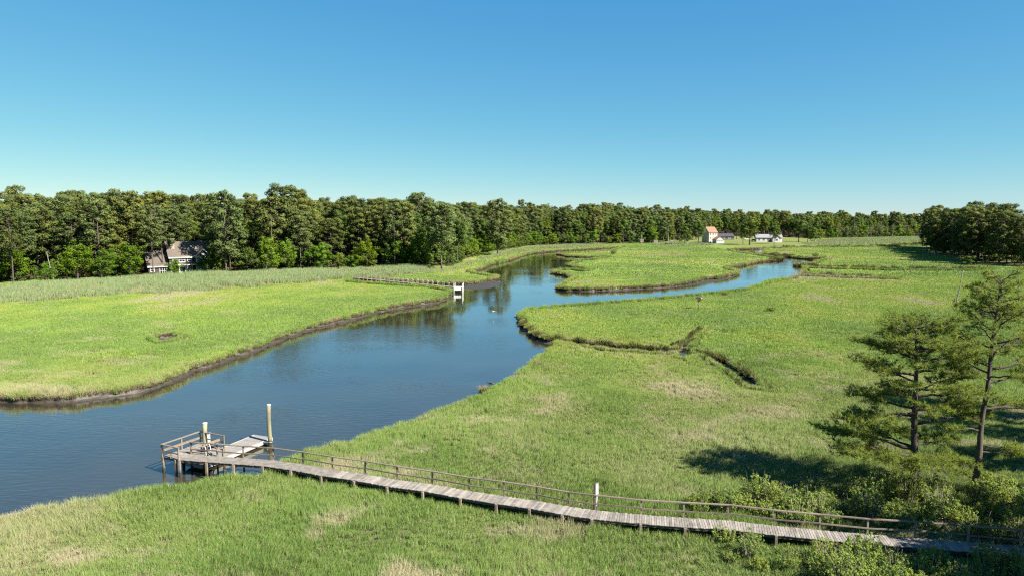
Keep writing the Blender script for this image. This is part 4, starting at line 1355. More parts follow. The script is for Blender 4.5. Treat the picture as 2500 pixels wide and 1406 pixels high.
# pines on the shore to the right, out of the frame, whose shadows fall across the marsh and the boardwalk
for (x, y, k, lab) in ((50, 46, .62, 'pine on the shore right of the frame, shading the marsh'), (53, 54, .66, 'second pine on the shore right of the frame, farther back'),
                       (36, 30, .5, 'pine right of the frame, shading the landward end of the boardwalk'), (40, 35, .5, 'pine right of the frame, beside the one shading the boardwalk'),
                       (33, 26, .46, 'pine right of the frame, nearest to the camera'), (31.5, 35, .46, 'pine right of the frame, at the end of the boardwalk'), (29.5, 31, .42, 'low pine right of the frame below the boardwalk'), (54, 62, .62, 'pine on the shore right of the frame, farthest back')):
    plant('pine_tree', PINES[int(x) % 3], x, y, k, lab, 'pine tree')

# ------------------------------------------------------------------ shrubs along the landward end of the boardwalk
def shrub_proto(seed, H, W, n_stem, leaves, mat='shrub', size=0.095, woody=1.0):
    r = np.random.default_rng(seed)
    sm = MB(); C, Rd, K = [], [], []
    for i in range(n_stem):
        a = r.uniform(0, 6.28); q = W * .5 * math.sqrt(r.uniform(0, 1)); h = H * r.uniform(.6, 1.05) * (1 - 0.35 * (q / (W * .5)) ** 2)
        b = Vector((math.cos(a) * q * .35, math.sin(a) * q * .35, -0.1)); e = Vector((math.cos(a) * q, math.sin(a) * q, h))
        sm.tube([b, b.lerp(e, .5) + Vector((0, 0, .08)), e], [0.02, 0.013, 0.006], 3, cap=False)
        for f in (.55, .8, 1.0):
            c = b.lerp(e, f); C.append(np.array(c)); Rd.append(r.uniform(.06, .20)); K.append(int(leaves * r.uniform(.3, 1.5) * (1.3 if f == 1 else .8)))
    for i in range(n_stem // 6):      # bare dead stems standing through the leaves
        a = r.uniform(0, 6.28); q = W * .5 * r.uniform(.1, 1.0); h = H * r.uniform(.7, 1.15)
        b = Vector((math.cos(a) * q * .5, math.sin(a) * q * .5, -0.1)); e = Vector((math.cos(a) * q * 1.1, math.sin(a) * q * 1.1, h))
        sm.tube([b, b.lerp(e, .6) + Vector((0, 0, .06)), e], [0.018, 0.014, 0.007], 3, cap=False)
    me = cloud_mesh('shrub_leaves', M[mat], C, Rd, K, size, r, flat=1.1, up=.6, shell=.2)
    st = sm.mesh('shrub_stems'); st.materials.append(M['dead'])
    return st, me
SHRUBS = [shrub_proto(400 + i, h, w, n, 21) for i, (h, w, n) in enumerate([(1.5, 1.9, 52), (1.9, 2.1, 60), (1.2, 1.8, 46), (2.1, 2.0, 58), (1.0, 1.5, 38)])]
def shrub(x, y, s, label, group, protos=SHRUBS, z=None, name='shrub', cat='shrub'):
    t = empty(name, (x, y, lz(x, y) if z is None else z), random.uniform(0, 6.28))
    t.scale = (s, s, s * random.uniform(.85, 1.15))
    pr = random.choice(protos)
    for nm, me in (('stems', pr[0]), ('foliage', pr[1])):
        o = bpy.data.objects.new(nm, me); COL.objects.link(o); o.parent = t
    tag(t, label, cat, group)
SH = []
def where_shrub(x, y):
    px, py = to_px((x, y, 1.0))
    if y > 80: return ''
    col = next(t for lim, t in ((1850, 'at the left end of the bank'), (1960, 'over the tree shadow'), (2080, 'left of the spreading pine'), (2180, 'before the spreading pine'), (2270, 'at the dark gnarled trunk'),
                                (2350, 'between the two pines'), (2430, 'at the foot of the tall pine'), (1e9, 'at the right edge')) if px < lim)
    dist = seg_dist(np.array([[x, y]]), MID_NP)[0]
    return ', ' + ('by the deck, ' if dist < 2.2 else ('second row, ' if dist < 4 else 'outer row, ')) + col
def shrub_band(poly_px, spacing, label, group, smin, smax, zz=0.7, keep_off=1.15, protos=SHRUBS):
    poly = np.array([P(x, y, zz).xy for x, y in poly_px])
    lo, hi = poly.min(0), poly.max(0)
    g = jgrid(lo[0], hi[0], lo[1], hi[1], spacing)
    g = g[inside(g, poly)]
    k = seg_dist(g, MID_NP) > keep_off
    n = 0
    for (x, y) in g[k]:
        if any((x - a) ** 2 + (y - b) ** 2 < (spacing * .6) ** 2 for a, b in SH): continue
        SH.append((x, y)); n += 1
        shrub(x, y, random.uniform(smin, smax), label + where_shrub(x, y), group, protos)
    return n
n1 = shrub_band([(1690, 1254), (1790, 1222), (1900, 1210), (2020, 1205), (2200, 1200), (2380, 1212), (2530, 1200), (2560, 1335), (2360, 1318), (2230, 1306), (2000, 1287), (1800, 1266)], 1.25,
                'leafy shrub behind the railing', 'shrubs behind the boardwalk', .65, 1.15)
n2 = shrub_band([(1745, 1342), (1860, 1345), (1990, 1348), (2010, 1412), (1860, 1392), (1780, 1372)], 1.2,
                'low leafy shrub before the boardwalk', 'shrubs in front of the boardwalk', .55, .85, keep_off=1.3)
n2 += shrub_band([(1990, 1336), (2100, 1336), (2300, 1354), (2540, 1377), (2640, 1460), (2010, 1460), (1995, 1400)], 1.15,
                'tall leafy shrub before the boardwalk', 'shrubs in front of the boardwalk', .7, 1.15, keep_off=1.15)
n3 = shrub_band([(2288, 782), (2330, 772), (2380, 770), (2500, 762), (2520, 776), (2400, 790), (2330, 790)], 3.2,
                'low bush in the thicket behind the tall pine', 'bushes behind the tall pine', 1.3, 1.9, .6)
shrub(*P(1765, 1318, .7).xy, .85, 'single leafy bush poking over the deck edge left of the shrub bank', None)
for i, (x, y, s, lab) in enumerate([(1771, 722, 1.3, 'small dark bush on the marsh right of the nest platform'), (1883, 761, 1.2, 'low dark bush alone in the open right marsh'),
                                   (1498, 621, 2.2, 'rounded grey-green bush on the central marsh'), (1990, 628, 2.0, 'bush on the bank at the bend of the second channel')]):
    shrub(*P(x, y, .6).xy, s, lab, None, SHRUBS[2:3])
print('SHRUBS', n1, n2, n3)

# ================================================================== BOARDWALK
bw = empty('boardwalk', (*MIDL[8].xy, 0.6))
tag(bw, 'long weathered timber boardwalk with one railing leading to the platform over the water', 'boardwalk')
BO = Vector(bw.location)
def bpart(mb, name, mat, parent=bw, smooth=False, kind=None):
    mb.v = [tuple(Vector(q) - BO) for q in mb.v]
    return mb.build(name, mat, parent, smooth, kind)
walk_end = MIDL[0]
dirA = (PLAT[1] - PLAT[0]); dirA.z = 0; dirA.normalize()
# planks laid along the middle line
line = MIDL
seglen = [(line[i+1] - line[i]).length for i in range(len(line) - 1)]
total = sum(seglen)
PITCHW = 0.152
plank_tf = []
s = 0.0
while s < total:
    q = s; i = 0
    while q > seglen[i]: q -= seglen[i]; i += 1
    f = q / seglen[i]
    p = line[i].lerp(line[i+1], f)
    # planks turn gradually between bends except at the joint by the white post, where the direction changes at once
    t0 = (line[i+1] - line[i]).normalized()
    tn = (line[min(i+2, len(line)-1)] - line[min(i+1, len(line)-2)]).normalized()
    tp = (line[i] - line[i-1]).normalized() if i else t0
    t = (tp.lerp(t0, .5 + f) if f < .5 else t0.lerp(tn, f - .5)).normalized()
    plank_tf.append((p, math.atan2(t.y, t.x)))
    s += PITCHW
def plank_mesh(name, w, l, th, chips):
    mb = MB()
    x, y = w / 2, l / 2
    ring = [(-x, -y + chips[0]), (x, -y), (x, y - chips[1]), (-x, y)]
    b = 0.006
    mb.add([(a, c, -th) for a, c in ring] + [(a, c, -b) for a, c in ring] + [(a - math.copysign(b, a), c - math.copysign(b, c), 0) for a, c in ring],
           [(3,2,1,0)] + [(i, (i+1) % 4, 4+(i+1) % 4, 4+i) for i in range(4)] + [(4+i, 4+(i+1) % 4, 8+(i+1) % 4, 8+i) for i in range(4)] + [(8, 9, 10, 11)])
    return mb.mesh(name)
pm = [plank_mesh('plank', 0.137, BW + dl, 0.04, (c1, c2)) for dl, c1, c2 in ((0, 0, .01), (.05, .02, 0), (-.04, 0, .03), (.02, .01, .01))]
seen = [(i, p, a) for i, (p, a) in enumerate(plank_tf)]
near_first = sorted(seen, key=lambda q: q[1].y if to_px(q[1])[0] < 2540 else 1e6)
single = set(q[0] for q in near_first[:292])
rest = MB()
for i, p, a in seen:
    me = pm[(i * 7) % 4]
    z = DECK_Z + random.uniform(-.008, .008)
    a2 = a + random.uniform(-.014, .014)
    off = random.uniform(-.025, .025)
    loc = Vector((p.x - math.sin(a) * off, p.y + math.cos(a) * off, z))
    rot = Euler((random.uniform(-.012, .012), random.uniform(-.02, .02), a2))
    if i in single:
        o = bpy.data.objects.new('plank', me); COL.objects.link(o); o.parent = bw
        if not me.materials: me.materials.append(M['plank'])
        o.location = loc - BO; o.rotation_euler = rot
    else:
        mt = rot.to_matrix()
        rest.add([mt @ v.co + loc for v in me.vertices], [tuple(f.vertices) for f in me.polygons])
bpart(rest, 'plank_run', M['plank'], kind='stuff')
# stringers under the planks
for k, offs in (('stringer', 0.1), ('stringer', BW - 0.1), ('stringer', BW / 2)):
    l2 = offset_line(FAR, offs)
    mb = MB()
    for i in range(len(l2) - 1):
        mb.bar(l2[i] + Vector((0, 0, -.135)), l2[i+1] + Vector((0, 0, -.135)), 0.06, 0.17)
    bpart(mb, k, M['beam'])
# railing posts (far side), legs (both sides), cross beams
RAIL_H = 0.96
for i, p in enumerate(FAR):
    t = (FAR[min(i+1, len(FAR)-1)] - FAR[max(i-1, 0)]).normalized()
    n = Vector((t.y, -t.x, 0))
    gz = -0.9 if in_water(np.array([[p.x, p.y]]))[0] else lz(p.x, p.y) - 0.3
    q = p - n * 0.065
    lean = Vector((random.uniform(-.03, .03), random.uniform(-.03, .03), 0))
    mb = MB(); mb.bar((q.x, q.y, gz), q + Vector((0, 0, RAIL_H - .03)) + lean, 0.10, 0.10, t); bpart(mb, 'rail_post', M['post'])
    if i % 1 == 0:
        e = NEAR[i] + n * 0.03
        gz2 = -0.9 if in_water(np.array([[e.x, e.y]]))[0] else lz(e.x, e.y) - 0.3
        mb = MB(); mb.bar((e.x, e.y, gz2), e + Vector((0, 0, random.uniform(-.06, .0))), 0.15, 0.15, t); bpart(mb, 'leg', M['post'])
    mb = MB(); mb.bar(q + n * .06 + Vector((0, 0, -.30)), NEAR[i] - n * .06 + Vector((0, 0, -.30)), 0.06, 0.16); bpart(mb, 'cross_beam', M['beam'])
sag = [random.uniform(-.03, .03) for _ in FAR]
for i in range(len(FAR) - 1):
    a, b = FAR[i] + Vector((0, 0, RAIL_H + sag[i])), FAR[i+1] + Vector((0, 0, RAIL_H + sag[i+1]))
    t = (b - a).normalized(); n = Vector((t.y, -t.x, 0)) * 0.03
    mb = MB(); mb.bar(a - n - t * .02, b - n + t * .018, 0.15, 0.06); bpart(mb, 'top_rail', M['rail'])
    dz = Vector((0, 0, -0.56))
    mb = MB(); mb.bar(a + dz - n * .2 + Vector((0, 0, random.uniform(-.04, .04))), b + dz - n * .2 + Vector((0, 0, random.uniform(-.04, .04))), 0.04, 0.085); bpart(mb, 'mid_rail', M['rail'])

# --- platform at the water end: planks, railings, legs
A, B = PLAT[0].copy(), NEAR[0].copy()
ux = (B - A); W_ = ux.length; ux.normalize()
uy = Vector((-ux.y, ux.x, 0))
cornerL = P(472, 1077, DECK_Z)
D_ = (cornerL - A).dot(uy)
WP = 2.75                                  # the deep part of the platform
def pl(x, y, z=0.0): return A + ux * x + uy * y + Vector((0, 0, z))
angP = math.atan2(ux.y, ux.x)
n_pl = int(D_ / PITCHW)
for k in range(n_pl):
    y = (k + .5) * PITCHW
    ln = W_ + 0.02 if y < BW else WP
    mb = MB(); x0 = random.uniform(-.02, .02)
    mb.bar(pl(x0, y, -.02 + random.uniform(-.006, .006)), pl(ln + random.uniform(-.02, .02), y, -.02), 0.137, 0.04)
    bpart(mb, 'plank', M['plank'])
for y in (0.06, BW, D_ - .06):
    mb = MB(); mb.bar(pl(0.02, y, -.135), pl(WP if y > BW else W_, y, -.135), 0.06, 0.17); bpart(mb, 'stringer', M['beam'])
for x, y in ((0.05, .05), (1.5, .0), (0.05, D_ * .52), (0.05, D_ - .05), (WP - .05, D_ - .05), (WP - .05, BW + .3), (1.5, D_ - .3)):
    c = pl(x, y)
    mb = MB(); mb.bar((c.x, c.y, -0.95), c + Vector((0, 0, -.05)), 0.17, 0.17, ux); bpart(mb, 'leg', M['post'])
rp = {'a': pl(0, 0), 'b': pl(W_ - .06, -.02), 'c': pl(0, D_ * .5), 'd': pl(0, D_), 'e': pl(WP, D_)}
for key, c in rp.items():
    mb = MB(); mb.bar(c + Vector((0, 0, -.5)), c + Vector((0, 0, RAIL_H - .03)), 0.10, 0.10, ux); bpart(mb, 'rail_post', M['post'])
for a, b in (('a', 'b'), ('a', 'd'), ('d', 'e')):
    p, q = rp[a], rp[b]
    d = (q - p).normalized()
    h = RAIL_H + {'ab': 0, 'ad': .004, 'de': .008}[a + b]
    mb = MB(); mb.bar(p + Vector((0, 0, h)) - d * .07, q + Vector((0, 0, h)) + d * .07, 0.15, 0.06); bpart(mb, 'top_rail', M['post'] if a == 'a' and b == 'd' else M['rail'])
    w = 0.19 if b == 'd' else 0.085
    mb = MB(); mb.bar(p + Vector((0, 0, h - .52)), q + Vector((0, 0, h - .52)), 0.04, w); bpart(mb, 'mid_rail', M['post'])
mb = MB(); c = pl(W_ * .5, 0); mb.bar(c, c + Vector((0, 0, .42)), .08, .05, ux); bpart(mb, 'rail_block', M['post'])

# bench on the platform
be = empty('bench', pl(WP - .62, BW + .75), angP)
tag(be, 'low wooden bench on the platform, shaded behind the railing', 'bench')
for k in range(3):
    mb = MB(); mb.box(-.32 + k * .22, -.13 + k * .22, -.1, D_ - BW - 1.0, .40, .44); mb.build('seat_slat', M['post'], be)
for y in (.05, D_ - BW - 1.2):
    for x in (-.25, .25):
        mb = MB(); mb.box(x - .04, x + .04, y - .04, y + .04, -.04, .398); mb.build('leg', M['rail'], be)
mb = MB(); mb.box(.40, .44, -.1, D_ - BW - 1.0, .60, .80); mb.build('backrest', M['post'], be)
for y in (.1, D_ - BW - 1.25):
    mb = MB(); mb.box(.34, .398, y - .04, y + .04, -.04, .80); mb.build('back_post', M['rail'], be)
# white ladder from the platform to the float
la = empty('ladder', pl(WP + .18, BW + .55), angP)
tag(la, 'white metal ladder between the platform and the floating dock', 'ladder')
for y in (-.22, .22):
    mb = MB(); mb.tube([(0, y, -1.35), (0, y, .55), (-.1, y, .72), (-.32, y, .78), (-.45, y, .6)], [.026] * 5, 8); mb.build('side_rail', M['white'], la, True)
for k in range(4):
    mb = MB(); mb.bar((0, -.22, -1.1 + k * .32), (0, .22, -1.1 + k * .32), .09, .03); mb.build('rung', M['white'], la)

# --- floating dock
fl_c = [P(618, 1061, .45), P(666, 1068, .45), P(551, 1114, .45), P(510, 1107, .45)]
axis = ((fl_c[0] - fl_c[3]) + (fl_c[1] - fl_c[2])).normalized(); axis.z = 0; axis.normalize()
mid_far = (fl_c[0] + fl_c[1]) / 2
FL, FW = 7.6, 2.15
fd = empty('floating_dock', (*(mid_far - axis * FL / 2).xy, 0.0), math.atan2(axis.y, axis.x))
tag(fd, 'grey floating dock with pale edge boards moored beneath the boardwalk', 'floating dock')
npl = int(FL / 0.155)
for k in range(npl):
    x = -FL/2 + (k + .5) * FL / npl
    mb = MB(); mb.box(x - .072, x + .072, -FW/2 + .1, FW/2 - .1, .41, .45 + random.uniform(-.004, .004)); mb.build('plank', M['float_deck'], fd)
for y0, y1 in ((-FW/2, -FW/2 + .095), (FW/2 - .095, FW/2)):
    mb = MB(); mb.box(-FL/2, FL/2, y0, y1, .18, .475); mb.build('edge_board', M['float_edge'], fd)
for x0, x1 in ((-FL/2 - .05, -FL/2 - .003), (FL/2 + .003, FL/2 + .05)):
    mb = MB(); mb.box(x0, x1, -FW/2, FW/2, .18, .47); mb.build('end_board', M['float_edge'], fd)
for k in range(3):
    x = -FL/2 + (k + .5) * FL / 3
    mb = MB(); mb.box(x - 1.0, x + 1.0, -FW/2 + .2, FW/2 - .2, -.22, .40); mb.build('float_drum', M['black'], fd)
def local(o, p):
    return o.matrix_basis.inverted() @ Vector(p)
def ring_mesh(R, r, n=20, m=6):
    mb = MB()
    vs = [((R + r * math.cos(2*math.pi*j/m)) * math.cos(2*math.pi*i/n), (R + r * math.cos(2*math.pi*j/m)) * math.sin(2*math.pi*i/n), r * math.sin(2*math.pi*j/m)) for i in range(n) for j in range(m)]
    mb.add(vs, [(i*m+j, ((i+1) % n)*m+j, ((i+1) % n)*m+(j+1) % m, i*m+(j+1) % m) for i in range(n) for j in range(m)])
    return mb
def mooring(px, py, top_y, rad, label, ground=.45):
    p = P(px, py, ground)
    zt = Zat(top_y, p)
    t = empty('mooring_pile', (p.x, p.y, -1.0))
    mb = MB()
    H = zt + 1.0
    n = 7
    mb.tube([(0.03 * math.sin(i), 0.02 * math.cos(i * 1.7), H * i / n) for i in range(n + 1)], [rad * (1.06 - .10 * i / n) for i in range(n + 1)], 16)
    mb.build('shaft', M['pile'], t, True)
    cm = MB(); cm.tube([(0.03 * math.sin(n), 0.02 * math.cos(n * 1.7), H + .003), (0.03 * math.sin(n), 0.02 * math.cos(n * 1.7), H + .05)], [rad * 1.03, rad * .98], 16)
    cm.build('cap', M['white'], t)
    tag(t, label, 'pile')
    return p
p1 = mooring(503, 1108, 1033, .185, 'shorter timber pile with a white top between the platform and the floating dock')
p2 = mooring(659, 1078, 988, .175, 'tall timber pile at the far end of the floating dock')
for p in (p1, p2):
    q = local(fd, (p.x, p.y, .5))
    h = ring_mesh(.24, .025); o = h.build('pile_hoop', M['metal'], fd, True); o.location = (q.x, q.y, .46)
    mb = MB(); s = 1 if q.y > 0 else -1
    mb.box(q.x - .2, q.x + .2, min(s * FW/2 * 1.003, q.y - s * .2), max(s * FW/2 * 1.003, q.y - s * .2), .40, .46) if abs(q.y) > FW/2 + .25 else mb.box(q.x - .25, q.x + .25, q.y - .12, q.y - .1, .455, .5)
    mb.build('bracket', M['metal'], fd)
# square white service post by the shorter pile
wp = P(511, 1100, .3)
sp_ = empty('service_post', (wp.x, wp.y, -0.9))
mb = MB(); mb.box(-.09, .09, -.09, .09, 0, .9 + Zat(1056, wp) - .05); mb.build('shaft', M['white'], sp_)
mb = MB(); mb.box(-.12, .12, -.12, .12, .9 + Zat(1056, wp) - .048, .9 + Zat(1056, wp)); mb.build('cap', M['white'], sp_)
tag(sp_, 'square white post behind the shorter timber pile', 'post')

# broken white post by the boardwalk bend
bp0 = P(1457, 1240, DECK_Z); bp_ = Vector((bp0.x + .0, bp0.y + .18, lz(bp0.x, bp0.y) - .1))
wt = Zat(1174, bp_) - bp_.z; ds = Zat(1180, bp_) - bp_.z
po = empty('broken_post', bp_)
mb = MB(); mb.box(-.20, -.075, -.06, .06, 0, ds); mb.build('dark_stave', M['bark_dark'], po)
zz = [0, wt * .42, wt * .55, wt * .72, wt * .9, wt]
prof = [(-.06, .02), (-.06, .05), (-.05, .09), (-.06, .16), (-.07, .15)]
mb = MB(); mb.prism([(-.07, -.055, 0), (.02, -.055, 0), (.03, -.055, wt * .45), (.08, -.055, wt * .62), (.12, -.055, wt * .70), (.11, -.055, wt * .9), (.10, -.055, wt), (.055, -.055, wt * .93), (.02, -.055, wt * .985), (-.005, -.055, wt * .92), (-.06, -.055, wt * .985), (-.07, -.055, wt * .9)], (0, .09, 0))
mb.build('white_board', M['white'], po)
tag(po, 'ragged white-topped broken post behind the railing where the boardwalk bends', 'post')

# ================================================================== BUILDINGS
def window(parent, x0, x1, z0, z1, y, face='y', frame='white', mull=1, sign=-1):
    """window set proud of a wall in the plane y (or x when face is 'x'); > frame, pane"""
    t = 0.07
    w = MB()
    def bx(mb, a0, a1, c0, c1, d0, d1):
        lo, hi = sorted((y + sign * d0, y + sign * d1))
        if face == 'y': mb.box(a0, a1, lo, hi, c0, c1)
        else: mb.box(lo, hi, a0, a1, c0, c1)
    fw = 0.16
    for a0, a1, c0, c1 in ((x0 - fw, x1 + fw, z1, z1 + fw), (x0 - fw, x1 + fw, z0 - fw, z0), (x0 - fw, x0, z0, z1), (x1, x1 + fw, z0, z1)):
        bx(w, a0, a1, c0, c1, 0.003, t)
    o = w.build('window', M[frame], parent)
    p = MB(); bx(p, x0, x1, z0, z1, .004, .03); p.build('pane', M['glass'], o)
    g = MB()
    for k in range(1, mull + 1):
        xm = x0 + (x1 - x0) * k / (mull + 1)
        bx(g, xm - .05, xm + .05, z0, z1, .031, .06)
    bx(g, x0, x1, (z0 + z1) / 2 - .035, (z0 + z1) / 2 + .035, .0315, .055)
    g.build('glazing_bar', M[frame], o)
    return o
def gable_roof(parent, name, x0, x1, y0, y1, ze, zr, mat, over=.4, ridge='x', th=.18, y_r=None):
    """two sloping slabs"""
    ym = (y0 + y1) / 2 if y_r is None else y_r
    r = MB()
    if ridge == 'x':
        sl = (zr - ze) / (ym - y0)
        for ya, s in ((y0 - over, 1), (y1 + over, -1)):
            za = ze - over * (zr - ze) / abs(ym - (y0 if s == 1 else y1))
            r.prism([(x0 - over, ya, za), (x1 + over, ya, za), (x1 + over, ym, zr), (x0 - over, ym, zr)], (0, 0, th))
    else:
        xm = (x0 + x1) / 2
        sl = (zr - ze) / (xm - x0)
        for xa in (x0 - over, x1 + over):
            r.prism([(xa, y0 - over, ze - over * sl), (xa, y1 + over, ze - over * sl), (xm, y1 + over, zr), (xm, y0 - over, zr)], (0, 0, th))
    return r.build(name, M[mat], parent)
def gable_wall(parent, x0, x1, y0, y1, z0, ze, zr, mat, ridge='x', name='wall'):
    w = MB()
    if ridge == 'x':
        ym = (y0 + y1) / 2
        w.prism([(x0, y0, z0), (x0, y1, z0), (x0, y1, ze), (x0, ym, zr), (x0, y0, ze)], (x1 - x0, 0, 0))
    else:
        xm = (x0 + x1) / 2
        w.prism([(x0, y0, z0), (x1, y0, z0), (x1, y0, ze), (xm, y0, zr), (x0, y0, ze)], (0, y1 - y0, 0))
    return w.build(name, M[mat], parent)

# --- the grey-brown house in the left wood
hp = P(415, 665, 1.3)
hz0 = hp.z - .2
ho = empty('house', (hp.x, hp.y, hz0), math.radians(38))
tag(ho, 'two-storey dark house with white trim and brown roof half hidden in the left wood', 'house')
gable_wall(ho, 0, 13.2, 0, 9, -1.2, 5.7, 10.6, 'wall_dark')
rf = gable_roof(ho, 'roof', 0, 13.2, 0, 9, 5.72, 10.65, 'roof_brown', .45)
ch = MB(); ch.box(1.0, 2.3, 2.2, 3.6, 6.9, 11.6); ch.box(.9, 2.4, 2.1, 3.7, 11.6, 11.85); ch.build('chimney', M['chimney'], rf)
tr = MB(); tr.box(-.3, 7.6, -.50, -.40, 5.02, 5.42); tr.build('eaves_board', M['white'], ho)
# left, lower wing
gable_wall(ho, -6.6, -.02, .6, 9.4, -1.2, 2.7, 7.4, 'wall_dark', name='wing_wall')
gable_roof(ho, 'wing_roof', -6.6, -.5, .6, 9.4, 2.72, 7.45, 'roof_brown', .5)
tr = MB(); tr.box(-7.1, -.1, .02, .10, 2.10, 2.45); tr.build('eaves_board', M['white'], ho)
window(ho, -5.9, -4.9, .6, 2.0, .6)
window(ho, -3.0, -.9, -.4, 2.0, .6, mull=2)
# porch roof across the front
pr = MB(); pr.prism([(-.2, -2.0, 2.75), (8.3, -2.0, 2.75), (8.3, -.003, 3.45), (-.2, -.003, 3.45)], (0, 0, .15)); pr.build('porch_roof', M['roof_brown'], ho)
tr = MB(); tr.box(-.25, 8.3, -2.12, -2.003, 2.55, 2.88); tr.build('porch_fascia', M['white'], ho)
for x in (0.0, 2.7, 5.4):
    mb = MB(); mb.box(x - .1, x + .1, -1.95, -1.75, -1.2, 2.74); mb.build('porch_post', M['white'], ho)
for x0, x1 in ((1.2, 2.4), (3.2, 5.0), (6.0, 7.1)):
    window(ho, x0, x1, 3.75, 5.1, 0)
window(ho, 6.3, 7.4, .2, 1.9, 0)
wl = MB(); wl.box(2.9, 5.6, -.06, -.003, -.6, 2.3); wl.build('white_panel', M['white'], ho)
window(ho, 3.4, 5.0, .2, 1.8, -.06)
# front gabled bay
gable_wall(ho, 8.4, 13.0, -1.8, 4, -1.2, 5.55, 8.0, 'wall_dark', 'y', 'bay_wall')
gable_roof(ho, 'bay_roof', 8.4, 13.0, -1.8, 4.2, 5.57, 8.05, 'roof_brown', .45, 'y')
for s in (0, 1):
    x0, z0 = (7.85, 5.25) if s == 0 else (13.55, 5.25)
    mb = MB(); mb.bar((x0, -2.32, z0 + .05), (10.7, -2.32, 8.15), .12, .30, (0, 0, 1)); mb.build('barge_board', M['white'], ho)
tr = MB(); tr.box(8.0, 13.4, -1.98, -1.803, 5.25, 5.5); tr.build('gable_band', M['white'], ho)
for z0, z1 in ((3.6, 5.05), (.2, 1.85)):
    window(ho, 10.2, 11.15, z0, z1, -1.8); window(ho, 11.45, 12.4, z0, z1, -1.8)
    window(ho, 8.75, 9.6, z0, z1, -1.8)
for x in (8.4, 9.85, 12.85):
    mb = MB(); mb.box(x - .1, x + .1, -1.87, -1.804, -1.1, 5.24); mb.build('corner_board', M['white'], ho)
window(ho, 10.45, 10.95, 6.25, 6.7, -1.8)

# --- cream house with an orange roof
cp = P(1736, 590, 2.0); cz = lz(cp.x, cp.y)
co = empty('house', (cp.x, cp.y + 6, cz), math.radians(22))
tag(co, 'tall cream house with an orange roof at the edge of the far lawn', 'house')
gable_wall(co, 0, 8.2, 0, 9, -1, 8.6, 12.6, 'wall_cream')
gable_roof(co, 'roof', 0, 8.2, 0, 9, 8.62, 12.8, 'roof_orange', .5)
for x in (0.8, 3.5, 6.2):
    window(co, x, x + 1.1, 6.2, 7.8, 0)
for x in (0.8, 6.2):
    window(co, x, x + 1.1, 3.3, 4.9, 0)
# its sun porch, a gabled room in front
so = empty('sun_porch', (cp.x + 3.4, cp.y - 3.5, lz(cp.x, cp.y)), math.radians(12), None)
tag(so, 'white gabled sun porch with a row of dark windows before the cream house', 'porch')
gable_wall(so, 0, 6.6, 0, 7, -1, 3.0, 5.0, 'wall_white', 'y')
gable_roof(so, 'roof', 0, 6.6, 0, 7, 3.02, 5.05, 'roof_orange', .4, 'y')
for k in range(4):
    window(so, .5 + k * 1.5, 1.5 + k * 1.5, 1.6, 2.8, 0)
# --- long dark building
dp = P(1764, 588, 2.0); dz = lz(dp.x, dp.y + 24)
do = empty('long_shed', (dp.x, dp.y + 24, dz), math.radians(6))
tag(do, 'long low dark building with a dark roof right of the cream house', 'shed')
gable_wall(do, 0, 18, 0, 9, -1, 3.0, 5.2, 'wall_shed')
gable_roof(do, 'roof', 0, 18, 0, 9, 3.02, 5.3, 'roof_dark', .6)
for x in (3, 8, 13):
    window(do, x, x + 1.6, .8, 2.2, 0)
mb = MB(); mb.box(6.2, 7.2, -.05, -.003, -.5, 2.1); mb.build('door', M['white'], do)
# small red-roofed shed peeping out behind
rp_ = P(1752, 588, 2.0)
ro = empty('outbuilding', (rp_.x + 4, rp_.y + 42, lz(rp_.x, rp_.y + 42)), .1)
tag(ro, 'small outbuilding with a red roof behind the cream house', 'outbuilding')
gable_wall(ro, 0, 7, 0, 6, -1, 4.6, 6.6, 'wall_cream')
gable_roof(ro, 'roof', 0, 7, 0, 6, 4.62, 6.7, 'roof_orange', .4)
window(ro, 2.5, 3.6, 2.2, 3.8, 0)
# --- white house behind the lawn trees
vp = P(1862, 590, 2.0); vz = lz(vp.x, vp.y + 14)
vo = empty('house', (vp.x, vp.y + 14, vz), math.radians(-10))
tag(vo, 'white single-storey house with a grey roof behind the lawn trees', 'house')
gable_wall(vo, 0, 20, 0, 9, -1, 3.4, 5.8, 'wall_white')
gable_roof(vo, 'roof', 0, 20, 0, 9, 3.42, 5.9, 'roof_grey', .5)
gable_wall(vo, 12, 18, -4, 2, -1, 3.3, 6.2, 'wall_white', 'y', 'bay_wall')
gable_roof(vo, 'bay_roof', 12, 18, -4, 4.5, 3.32, 6.3, 'roof_grey', .4, 'y')
for x in (1.5, 5, 8.5):
    window(vo, x, x + 1.4, 1.0, 2.5, 0)
window(vo, 14.2, 15.8, 1.0, 2.5, -4)
mb = MB(); mb.box(10.2, 11.2, -.05, -.003, -.5, 2.0); mb.build('door', M['wall_dark'], vo)

